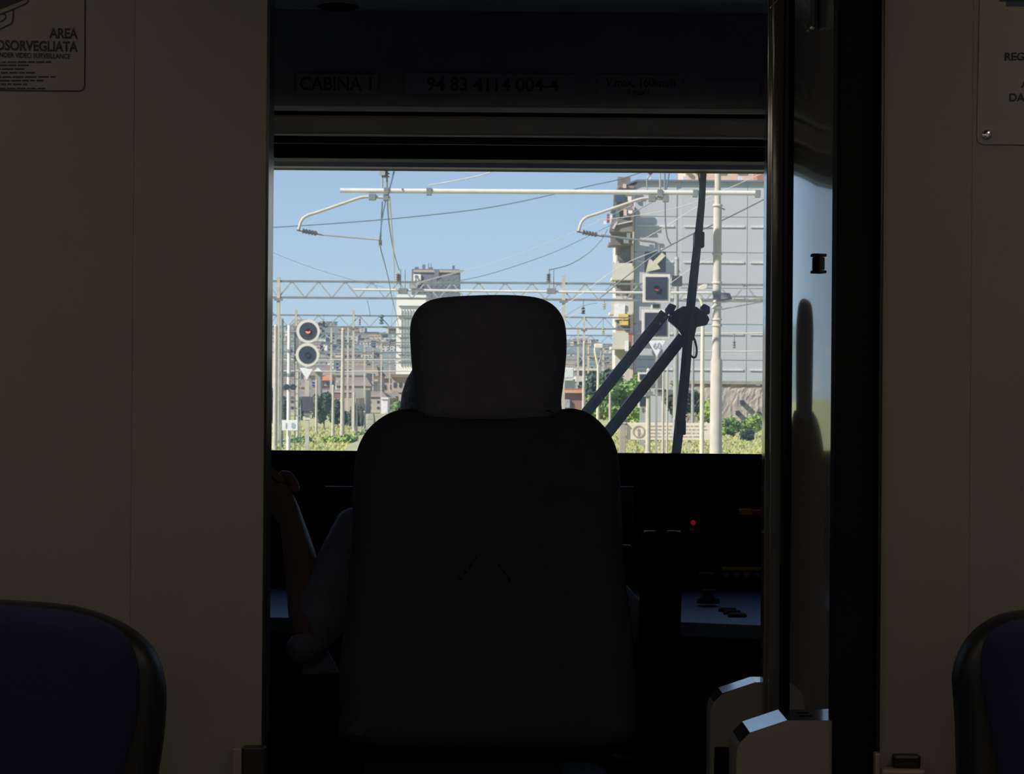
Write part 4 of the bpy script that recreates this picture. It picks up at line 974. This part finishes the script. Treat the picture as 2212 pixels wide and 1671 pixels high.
# balcony stack at its left
fl = [400, 440, 515, 590, 665, 740, 815]
bx0, bx1 = P(1318, 0, d).x, P(1366, 0, d).x
MB().box(((bx0 + bx1) / 2 + .5, d + 4, (GZ + P(0, 425, d).z) / 2), (bx1 - bx0 - .4, 6, P(0, 425, d).z - GZ)).build('balcony_back_wall', 'facade cream', t)
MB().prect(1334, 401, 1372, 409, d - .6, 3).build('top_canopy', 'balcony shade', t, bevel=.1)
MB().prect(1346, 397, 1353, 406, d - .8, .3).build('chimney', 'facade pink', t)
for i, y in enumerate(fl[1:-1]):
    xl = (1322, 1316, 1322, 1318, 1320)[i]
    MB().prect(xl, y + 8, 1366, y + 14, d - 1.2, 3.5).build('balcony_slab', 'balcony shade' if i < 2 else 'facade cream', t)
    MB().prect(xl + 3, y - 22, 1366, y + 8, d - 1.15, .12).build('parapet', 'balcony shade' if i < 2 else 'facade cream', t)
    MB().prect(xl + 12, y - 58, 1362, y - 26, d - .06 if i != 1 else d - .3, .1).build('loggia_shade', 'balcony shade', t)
for (x0, y0, x1, y1, m_, dd, nm) in ((1311, 462, 1317, 481, 'cloth maroon', 1.6, 'laundry'), (1318, 464, 1323, 482, 'cloth white', 1.6, 'laundry'), (1323, 455, 1330, 475, 'cloth navy', 1.6, 'laundry'), (1330, 451, 1338, 470, 'cloth green', 1.6, 'laundry'), (1304, 477, 1310, 484, 'cloth white', 1.7, 'laundry'),
    (1357, 454, 1366, 461, 'cloth white', 1.5, 'laundry'), (1356, 424, 1364, 434, 'cloth white', 1.4, 'curtain'), (1347, 452, 1354, 466, 'facade pink', 1.5, 'laundry'), (1354, 501, 1362, 513, 'cloth white', 1.5, 'satellite_dish'), (1347, 516, 1358, 525, 'cloth white', 1.5, 'satellite_dish'),
    (1328, 420, 1350, 436, 'cloth navy', 1.3, 'plant_box'), (1337, 575, 1364, 605, 'shutter green', .2, 'shutter'), (1337, 562, 1366, 569, 'window dark', .3, 'window'), (1323, 565, 1327, 610, 'facade pink', .3, 'pilaster'), (1331, 565, 1336, 600, 'facade pink', .5, 'pilaster'),
    (1326, 655, 1350, 690, 'cloth white', 1.3, 'curtain'), (1336, 678, 1357, 690, 'awning yellow', 1.6, 'awning'), (1338, 693, 1357, 702, 'awning yellow', 1.6, 'awning'), (1345, 722, 1353, 745, 'window dark', .4, 'window'), (1324, 722, 1335, 750, 'cloth white', .5, 'curtain'), (1350, 735, 1358, 758, 'cloth white', 1.3, 'laundry'), (1358, 720, 1366, 756, 'brick red', 1.2, 'screen')):
    MB().prect(x0, y0, x1, y1, d - dd, .06).build(nm, m_, t)
MB().loft([[P(x, y, d - 2.0) for x, y in l] for l in (((1316, 500), (1366, 500), (1366, 478), (1322, 470)),)] + [[P(x, y, d - 1.2) for x, y in ((1318, 505), (1366, 505), (1366, 478), (1326, 470))]]).build('parapet', 'balcony shade', t)
MB().bar(P(1330, 485, d - 2.1), P(1366, 477, d - 2.1), .1).build('railing', 'facade cream', t)
MB().bar(P(1324, 494, d - 2.1), P(1333, 478, d - 2.1), .16).build('railing', 'facade cream', t)
# pinkish building behind
t = thing('apartment_block', 'beige pink building top behind the grey block, upper right', 'building', Vector((P(1700, 0, 260).x, 260, GZ)))
x0, x1 = P(1484, 0, 260).x, P(1900, 0, 260).x; z1 = P(1484, 250, 260).z
MB().box(((x0 + x1) / 2, 266, (GZ + z1) / 2), (x1 - x0, 12, z1 - GZ)).build('wall', 'facade pink', t)
for k in range(4): MB().prect(1500 + 45 * k, 345, 1520 + 45 * k, 372, 259.8, .1).build('window', 'shutter green' if k % 2 else 'window dark', t)
MB().prect(1480, 366, 1488, 372, 259.6, .5).build('ledge', 'facade cream', t)
MB().prect(1636, 366, 1660, 420, 255, 4).build('downpipe_bay', 'brick red', t)

# stone wall at the foot of the block
mat('rough stone', (.38, .335, .27), .95, var=.4, scale=1.2, col2=(.26, .23, .20), bump=.3, bscale=3)
d = 178; m = MB(); nx, nz_ = 70, 12; x0, x1 = P(1455, 0, d).x, P(1800, 0, d).x; z1 = P(1600, 829, d).z
g = {}
for i in range(nx + 1):
    for j in range(nz_ + 1):
        g[i, j] = len(m.v); m.v.append(Vector((x0 + (x1 - x0) * i / nx, d + random.uniform(-.045, .045) + (j / nz_ - 1) * .8, GZ + (z1 - GZ) * j / nz_ + (random.uniform(-.12, .12) if 0 < j else 0))))
for i in range(nx):
    for j in range(nz_): m.f.append((g[i, j], g[i + 1, j], g[i + 1, j + 1], g[i, j + 1]))
i0 = len(m.v); m.v += [Vector((x0, d + 2, GZ)), Vector((x1, d + 2, GZ)), Vector((x1, d + 2, z1)), Vector((x0, d + 2, z1))]
m.f += [(g[0, nz_], g[nx, nz_], i0 + 2, i0 + 3)]
t = thing('stone_wall', 'rough brown stone retaining wall at the foot of the grey block', 'wall', Vector(((x0 + x1) / 2, d, GZ)))
m.build('masonry', 'rough stone', t)
MB().box(((x0 + x1) / 2, d + 1, z1 + .1), (x1 - x0, 2.4, .25)).build('coping', 'rough stone', t)
for x, y in ((1604, 868), (1594, 891), (1640, 893)): MB().prect(x - 4, y - 4, x + 4, y + 4, d - 1.0, .8).build('drain_hole', 'signal black', t)

# ---------------------------------------------------------------- dark tower with white ribbed flank, centre
mat('tower dark', (.15, .17, .21), .6, var=.08, scale=.2); mat('tower band', (.45, .36, .30), .8); mat('tower white', (.86, .83, .76), .8, var=.05); mat('tower shade', (.17, .18, .22), .8)
d = 600
t = thing('tower_block', 'dark slab tower with pale corner rising behind the headrest', 'building', Vector((P(945, 0, d).x, d, GZ)))
x0, x1 = P(894, 0, d).x, P(997, 0, d).x; zt_ = P(945, 581, d).z
MB().box(((x0 + x1) / 2, d + 6, (GZ + zt_) / 2), (x1 - x0, 12, zt_ - GZ)).build('wall', 'tower dark', t)
MB().prect(893, 583, 998, 588, d - .3, .4).build('roof_band', 'tower band', t)
MB().prect(893, 592, 909, 614, d - .5, .4).build('pale_bay', 'tower white', t)
for q in ((896, 594, 902, 600), (896, 603, 899, 612), (903, 602, 906, 612)): MB().prect(*q, d - .7, .2).build('window', 'tower shade', t)
MB().prect(938, 583, 948, 598, d - .4, .3).build('lift_shaft', 'tower shade', t)
for q in ((912, 571, 918, 582), (977, 573, 982, 582), (925, 577, 935, 582), (896, 576, 904, 582)): MB().prect(*q, d + 3, 2).build('roof_hut', 'tower shade', t)
for r_ in range(5):
    for c_ in range(8): MB().prect(902 + c_ * 12, 602 + r_ * 12, 908 + c_ * 12, 607 + r_ * 12, d - .1, .2).build('window', 'tower shade', t)
for x in (926, 931): MB().tube([P(x, 580, d + 4), P(x, 568, d + 4)], .1, 5).build('antenna', 'tower shade', t)
d = 420
t = thing('apartment_block', 'white ribbed apartment block just left of the headrest', 'building', Vector((P(880, 0, d).x, d, GZ)))
x0, x1 = P(861, 0, d).x, P(925, 0, d).x; zt_ = P(880, 636, d).z
MB().box(((x0 + x1) / 2, d + 8, (GZ + zt_) / 2), (x1 - x0, 14, zt_ - GZ)).build('wall', 'tower white', t)
for k in range(9): MB().prect(866 + 6.2 * k, 668, 867.6 + 6.2 * k, 790, d + .8, .25).build('window_strip', 'facade grey', t)
for y_ in (660, 685, 707, 728, 748, 765, 780): MB().prect(861, y_, 925, y_ + 1.6, d + .7, .3).build('floor_band', 'weathered steel', t)

# ---------------------------------------------------------------- mid-ground right: brown shed, blue-white hall
t = thing('shed', 'low brown-red shed with orange eaves right of the headrest', 'building', P(1215, 925, 170))
x = P(1215, 0, 170).x; MB().prect(1160, 846, 1262, 925, 170, 8).build('wall', mat('shed brown', (.26, .15, .13), .9, var=.08, scale=.6), t)
MB().prect(1158, 842, 1263, 848, 169.7, 9).build('eaves', mat('eaves orange', (.62, .33, .22), .8), t)
MB().prect(1158, 838, 1260, 842, 170.2, 9).build('roof_edge', 'brick red', t)
MB().prect(1208, 862, 1231, 880, 169.8, .3).build('door', mat('shed door grey', (.33, .34, .42), .7), t)
t = thing('hall', 'pale blue and white hall with signboard above the brown shed', 'building', P(1215, 906, 230))
MB().prect(1150, 818, 1242, 906, 230, 10).build('wall', mat('hall blue', (.42, .48, .52), .8), t)
MB().prect(1150, 794, 1240, 816, 229.5, 1).build('signboard', mat('hall white', (.62, .68, .70), .7), t, bevel=.1)
MB().prect(1150, 817, 1238, 821, 229.4, 1).build('stripe', 'facade pale band', t)
for (x0, y0, x1, y1, dd, lb) in ((1244, 812, 1285, 824, 240, 'white low roof behind the jointed pole'), (1242, 795, 1292, 800, 300, 'thin pale roof left of the forked lamp post')):
    t = thing('warehouse', lb, 'building', P((x0 + x1) / 2, 880, dd)); MB().prect(x0, y0, x1, y1, dd, 12).build('roof', 'facade cream', t); MB().prect(x0 + 2, y1, x1 - 2, 852 + 12500 / dd, dd + .5, 10).build('wall', 'tower shade', t)

# ---------------------------------------------------------------- town between the yard and the hill
mat('house cream', (.40, .365, .30), .9, var=.1, scale=.3); mat('house grey', (.34, .33, .31), .9, var=.1, scale=.3); mat('house pink', (.46, .36, .31), .9, var=.1, scale=.3); mat('house white', (.46, .45, .42), .9)
mat('roof tile', (.21, .175, .15), .9, var=.2, scale=.5); mat('roof grey', (.27, .28, .28), .9, var=.15, scale=.5); mat('roof orange', (.72, .30, .18), .9)
def house_proto(name, wall, roof, hip):
    t = thing(name, 'x', 'building', Vector((0, 0, -900)))
    b = Vector((0, 0, -900))
    MB().box(b + Vector((0, 0, .5)), (1, 1, 1)).build('wall', wall, t)
    if hip: MB().loft([[b + Vector((x * .55, y * .55, 1)) for x, y in ((-1, -1), (1, -1), (1, 1), (-1, 1))], [b + Vector((x * .35, y * .05, 1.35)) for x, y in ((-1, -1), (1, -1), (1, 1), (-1, 1))]]).build('roof', roof, t)
    else: MB().box(b + Vector((0, 0, 1.03)), (1.06, 1.06, .07)).build('roof', roof, t)
    for x in (-.3, 0, .3):
        for z in (.3, .68): MB().box(b + Vector((x, -.503, z)), (.11, .02, .16)).build('window', 'window dark', t)
    return t
prot = [house_proto('house', 'house cream', 'roof tile', True), house_proto('house', 'house grey', 'roof grey', False), house_proto('house', 'house pink', 'roof tile', True), house_proto('house', 'house white', 'roof grey', False)]
kinds = ['cream house with tiled roof', 'grey flat-roofed building', 'pinkish house with tiled roof', 'white flat-roofed building']
random.seed(21)
def put(k, p, sx_, sy_, sz_, rz, label, group):
    o = copy_tree(prot[k]); o.location = p; o.scale = (sx_, sy_, sz_); o.rotation_euler.z = rz
    tag(o, label, 'building', group); return o
placed = []
def free(p, w_):
    for q, r_ in placed:
        if (q.x - p.x) ** 2 + (q.y - p.y) ** 2 < (r_ + w_) ** 2: return False
    placed.append((p.copy(), w_)); return True
for i in range(420):
    dd = 350 + 620 * (i / 420) + random.uniform(-15, 15)
    px = random.uniform(560, 900) if i % 3 else random.uniform(1225, 1350)
    if i % 7 == 0: px = random.uniform(250, 560)
    if dd < 430 and 850 < px < 930: px -= 120
    p = P(px, 850, dd); p.z = GZ
    sw = random.uniform(5, 10) * (.6 + .4 * (dd - 330) / 640)
    if min(abs(dd - g_) for g_ in lab) < 9 or not free(p, max(sw, 9) * .70): continue
    k = random.choice((0, 1, 1, 2, 3, 3, 0)); hh = random.uniform(3.5, 7) + (dd - 330) / 620 * 2
    put(k, p, sw, 9, hh, random.uniform(-.4, .4), kinds[k] + ' in the town beyond the rail yard', 'town: ' + kinds[k])
random.seed(33); n_s = 0
for i in range(200):
    if n_s >= 34: break
    dd = random.uniform(285, 348); px = random.uniform(765, 905) if i % 2 else random.uniform(600, 680); p = P(px, 850, dd); p.z = GZ
    if min(abs(dd - g_) for g_ in lab) < 3 or not free(p, 3.2): continue
    k = random.choice((0, 1, 2, 1)); n_s += 1
    put(k, p, random.uniform(3, 5), 3.4, random.uniform(1.6, 3.4), random.uniform(-.2, .2), ('small cream hut', 'small grey flat-roofed hut', 'small pinkish hut')[k] + ' at the far edge of the rail yard', 'yard huts: ' + kinds[k])
# hillside
mat('hill haze green', (.125, .185, .19), 1, var=.2, scale=.012, col2=(.20, .235, .20), vec='Object')  # aerial haze mixed into the hill's base colour as a bluish tint
mat('hill scrub', (.30, .28, .22), 1, var=.2)
def hz(x, y):
    t_ = max(0, min(1, (y - 950) / 1500)); px = x / y * F + CX
    top = 73 - (px - 560) * .012 + 3.5 * math.sin(px * .021) + 2 * math.sin(px * .06 + 1) - (9 if px > 1180 else 0) * min(1, max(0, (px - 1180) / 60))
    return GZ + top * (t_ ** .8) + 4 * math.sin(x * .021 + y * .011) * t_ * (1 - t_) * 2
m = MB(); nx, ny = 90, 30
for j in range(ny + 1):
    y = 950 + (2450 - 950) * j / ny
    for i in range(nx + 1):
        x = (i / nx - .5) * .9 * y; m.v.append(Vector((x, y, hz(x, y))))
for j in range(ny):
    for i in range(nx):
        a = j * (nx + 1) + i; m.f.append((a, a + 1, a + nx + 2, a + nx + 1))
m.build('hillside', 'hill haze green', smooth=True, kind='structure', angle=80)
for i in range(190):
    px = random.uniform(565, 900) if i % 4 else random.uniform(1225, 1350); dd = random.uniform(980, 2250)
    if i % 8 == 0: px = random.uniform(200, 565)
    x = (px - CX) / F * dd; k = random.choice((0, 0, 1, 2, 3, 3)); sw = random.uniform(6, 14)
    if not free(Vector((x, dd, 0)), max(sw, 8) * .70): continue
    put(k, Vector((x, dd, hz(x, dd) - 1)), sw, 8, random.uniform(3, 6), random.uniform(-.5, .5), kinds[k] + ' scattered on the distant hillside', 'hill: ' + kinds[k])
for p_ in prot:
    for c_ in list(p_.children): bpy.data.objects.remove(c_)
    bpy.data.objects.remove(p_)
t = thing('warehouse', 'low brown-grey warehouse at the foot of the white ribbed block', 'building', P(890, 883, 385))
MB().prect(846, 814, 940, 884, 385, 14).build('wall', 'house pink', t); MB().prect(844, 808, 942, 815, 384.5, 15).build('roof', 'roof tile', t)
for k in range(7): MB().prect(850 + 12 * k, 826, 856 + 12 * k, 836, 384.9, .2).build('window', 'window dark', t)
# particular small things in the yard
def blk(name, cat, label, x0, y0, x1, y1, d_, m_, m2=None, th=4):
    t = thing(name, label, cat, P((x0 + x1) / 2, y1, d_)); MB().prect(x0, y0, x1, y1, d_, th).build('body', m_, t, bevel=.05)
    if d_ == 300:
        gy = 850 + 2.5 * F / d_ + 7; MB().prect(x0 - 3, y1, x1 + 3, gy, d_ + .3, th - .6).build('wall', 'house grey', t)
    MB().prect(x0 - .5, y0 - (y1 - y0) * .12, x1 + .5, y0, d_ - .1, th + .2).build('roof', m2 or 'roof grey', t)
    return t
mat('orange roof', (.75, .30, .16), .8); mat('royal blue', (.05, .08, .33), .6); mat('wagon brown', (.19, .12, .13), .8, var=.2, scale=.3); mat('red paint', (.55, .12, .09), .6); mat('pink paint', (.50, .22, .22), .7)
t = thing('house', 'house with a slanting orange roof right of the white triangle', 'building', P(700, 850, 320))
MB().prism([P(*q, 320) for q in ((684, 822), (690, 816), (712, 808), (715, 812), (716, 821))], (0, 8, 0)).build('roof', 'orange roof', t)
MB().prect(684, 822, 716, 888, 320.5, 7).build('wall', 'house grey', t)
blk('shed', 'building', 'low building with a dark blue roof right of the orange roof', 703, 824, 716, 829, 300, 'royal blue')
blk('shed', 'building', 'low building with a small blue roof above the middle poles', 775, 846, 787, 849, 300, 'royal blue')
blk('shed', 'building', 'low building with a paler blue roof left of the dark blue one', 673, 825, 682, 832, 300, mat('mid blue', (.16, .22, .42), .6))
t = thing('viaduct', 'low brown viaduct wall carrying two rows of wagons, left of the seat', 'viaduct', Vector((P(727, 0, 268).x, 268, GZ)))
zz = P(727, 859, 260).z; a, b = P(676, 0, 270).x, P(790, 0, 270).x
MB().box(((a + b) / 2, 266, (GZ + zz) / 2), (b - a, 15, zz - GZ)).build('wall', 'house pink', t)
zz2 = P(727, 841, 280).z; MB().box(((a + b) / 2, 281, (GZ + zz2) / 2), (b - a, 10, zz2 - GZ)).build('wall', 'house grey', t)
for k, (x0, x1) in enumerate(((692, 718), (744, 762), (694, 719), (721, 737), (742, 764))):
    y = 834 if k < 2 else 847
    blk('rail_wagon', 'wagon', ('left wagon of the far brown row', 'right wagon of the far brown row', 'left wagon of the near brown row', 'middle wagon of the near brown row', 'right wagon of the near brown row')[k], x0, y, x1, y + 7 + (k > 1) * 5, 280 - 20 * (k > 1), 'wagon brown', 'painted tube' if k > 1 else 'wagon brown', 2.6)
blk('van', 'vehicle', 'red van roof left of the left signal mast', 604, 868, 615, 902, 240, 'red paint', 'brick red', 4)
blk('van', 'vehicle', 'pinkish red van between signal mast and relay box', 642, 868, 652, 906, 220, 'pink paint', 'pink paint', 4)
blk('van', 'vehicle', 'small white van above the seat shoulder', 824, 862, 838, 898, 260, 'cloth white', 'cloth white', 4)
t = thing('kiosk', 'small kiosk with white pointed roof right of the white triangle', 'kiosk', P(686, 915, 200)); MB().prism([P(*q, 200) for q in ((678, 802), (686, 793), (694, 800), (694, 803))], (0, 3, 0)).build('canopy', 'cloth white', t)
MB().prect(680, 803, 692, 914, 200.4, 2).build('frame', 'house grey', t)

# ---------------------------------------------------------------- trees, bushes, grass
mat('leaf green', (.17, .27, .07), .9, var=.35, scale=1.0); mat('leaf dark', (.055, .085, .055), .9, var=.3, scale=.6); mat('leaf bright', (.28, .38, .08), .9, var=.3, scale=1.0); mat('bark', (.16, .12, .09), .9)
def tree(name, label, cat, px, base_py, d_, wpx, hpx, m_, n=1400, group=None, sz=None, blobs=9, core=True):
    u = d_ / F; p = P(px, base_py, d_); W, H = wpx * u, hpx * u; t = thing(name, label, cat, p, group); sz = sz or W * .05
    rnd = random.Random(px * 13 + base_py); m = MB(); cs = []
    for k in range(blobs):
        a = rnd.uniform(0, 6.283); rr_ = W * .27 * math.sqrt(rnd.random()); z = H * (.30 + .50 * rnd.random())
        cs.append((p + Vector((rr_ * math.cos(a), rr_ * math.sin(a) * .8, z)), W * rnd.uniform(.18, .27), H * rnd.uniform(.15, .24)))
    for k in range(n):
        c, ra, rb = rnd.choice(cs); v = Vector((rnd.gauss(0, 1), rnd.gauss(0, 1), rnd.gauss(0, 1))).normalized() * (rnd.uniform(.7, 1.06))
        q = c + Vector((v.x * ra, v.y * ra, v.z * rb)); q.z = max(q.z, p.z + .02)
        s_ = sz * rnd.uniform(.6, 1.3); a_ = Vector((rnd.gauss(0, 1), rnd.gauss(0, 1), rnd.gauss(0, 1))).normalized(); b_ = a_.orthogonal().normalized()
        i = len(m.v); m.v += [q - a_ * s_, q + b_ * s_ * .7, q + a_ * s_, q - b_ * s_ * .7]; m.f.append((i, i + 1, i + 2, i + 3))
    m.build('foliage', m_, t)
    if core:
        m = MB()
        for c, ra, rb in cs:
            rings = [[c + Vector((ra * .8 * math.sin(th) * math.cos(j * .785), ra * .8 * math.sin(th) * math.sin(j * .785), rb * .8 * math.cos(th))) for j in range(8)] for th in (.3, .9, 1.57, 2.2, 2.8)]
            m.loft(rings)
        m.v = [Vector((v.x, v.y, max(v.z, p.z + .01))) for v in m.v]
        m.build('inner_foliage', m_, t)
    MB().tube([p, p + Vector((0, 0, H * .5))], [W * .03, W * .015], 6).build('trunk', 'bark', t)
    return t
tree('tree', 'big green tree between the two wiper arms', 'tree', 1335, 918, 150, 120, 120, 'leaf green')
tree('tree', 'bright green tree right of the brown shed, low', 'tree', 1270, 925, 135, 80, 82, 'leaf bright')
tree('tree', 'dark green tree behind the forked lamp post', 'tree', 1300, 905, 190, 110, 120, 'leaf dark')
tree('tree', 'tall green tree top between the wiper arms, in front of the grey block', 'tree', 1375, 910, 165, 60, 110, 'leaf green')
tree('tree', 'dark green tree behind the wiper blade above the warning board', 'tree', 1475, 916, 165, 90, 85, 'leaf dark')
tree('shrub', 'bright green shrub left of the warning board circle', 'shrub', 1368, 935, 125, 60, 60, 'leaf bright', 1000)
tree('shrub', 'yellow-green shrub by the thick mast foot', 'shrub', 1530, 920, 170, 70, 60, 'leaf bright', 900)
for k, (x, w_, h_, mm_) in enumerate(((1585, 60, 52, 'leaf green'), (1628, 60, 62, 'leaf bright'), (1670, 70, 60, 'leaf green'), (1612, 40, 34, 'leaf dark'), (1560, 40, 40, 'leaf bright'))):
    tree('shrub', ('green shrub at the foot of the stone wall, beside the thick mast', 'yellow-green shrub at the foot of the stone wall, far right', 'green shrub at the stone wall cut by the door edge', 'small dark shrub in the grass, lower right', 'yellow-green shrub right behind the thick mast')[k], 'shrub', x, 957 if k == 3 else 948, 128 if k == 3 else 140, w_, h_, mm_, 900)
for k, (x, w_, h_, d_) in enumerate(((584, 50, 105, 150), (612, 34, 92, 150), (648, 34, 80, 158), (700, 58, 92, 155), (730, 48, 80, 163), (758, 52, 78, 171), (781, 20, 70, 150))):
    tree('tree', ('dark tree at the far left edge', 'dark narrow tree left of the left signal mast', 'dark narrow tree between signal mast and relay post', 'dark tree right of the relay box', 'dark tree between the two tall yard poles', 'dark tree right of the tallest yard pole', 'very narrow dark tree by the seat shoulder')[k], 'tree', x, 934, d_, w_, h_, 'leaf dark', 700, blobs=7)
for x_, d_ in ((540, 160), (500, 190), (455, 150), (400, 220), (350, 180)): tree('tree', 'dark tree along the left side of the yard, hidden behind the doorway edge', 'tree', x_, 934, d_, 46, 90, 'leaf dark', 500, 'trees left of the view', blobs=7)
tree('tree', 'green tree beside the driver head above the seat shoulder', 'tree', 862, 915, 170, 44, 62, 'leaf green', 700)
tree('shrub', 'green bushes along the yard, lower left', 'shrub', 640, 972, 115, 90, 30, 'leaf green', 1200)
tree('shrub', 'yellow-green bush left of the seat shoulder', 'shrub', 735, 975, 115, 100, 36, 'leaf bright', 1200)
tree('shrub', 'yellow-green bush tight against the left seat shoulder', 'shrub', 845, 958, 122, 110, 34, 'leaf bright', 1000)
tree('shrub', 'green bush below the tall yard pole', 'shrub', 790, 965, 130, 60, 40, 'leaf green', 800)
random.seed(11); m = MB()
for k in range(16000):
    y = random.uniform(84, 165); x = random.uniform(-.115, .12) * y; h = random.uniform(.05, .16); a = random.uniform(0, 3.14); c_, s_ = math.cos(a) * .05, math.sin(a) * .05
    if abs(x - tx(y)) < 1.8 or abs(x - tx(y) - 5) < 1.8: continue
    i = len(m.v); m.v += [Vector((x - c_, y - s_, GZ)), Vector((x + c_, y + s_, GZ)), Vector((x + random.uniform(-.1, .1), y, GZ + h))]; m.f.append((i, i + 1, i + 2))
m.build('grass', mat('grass blades', (.48, .44, .16), .9, var=.2, scale=.3, col2=(.38, .42, .14)), label='dry yellow-green grass beside the tracks', cat='grass', kind='stuff')
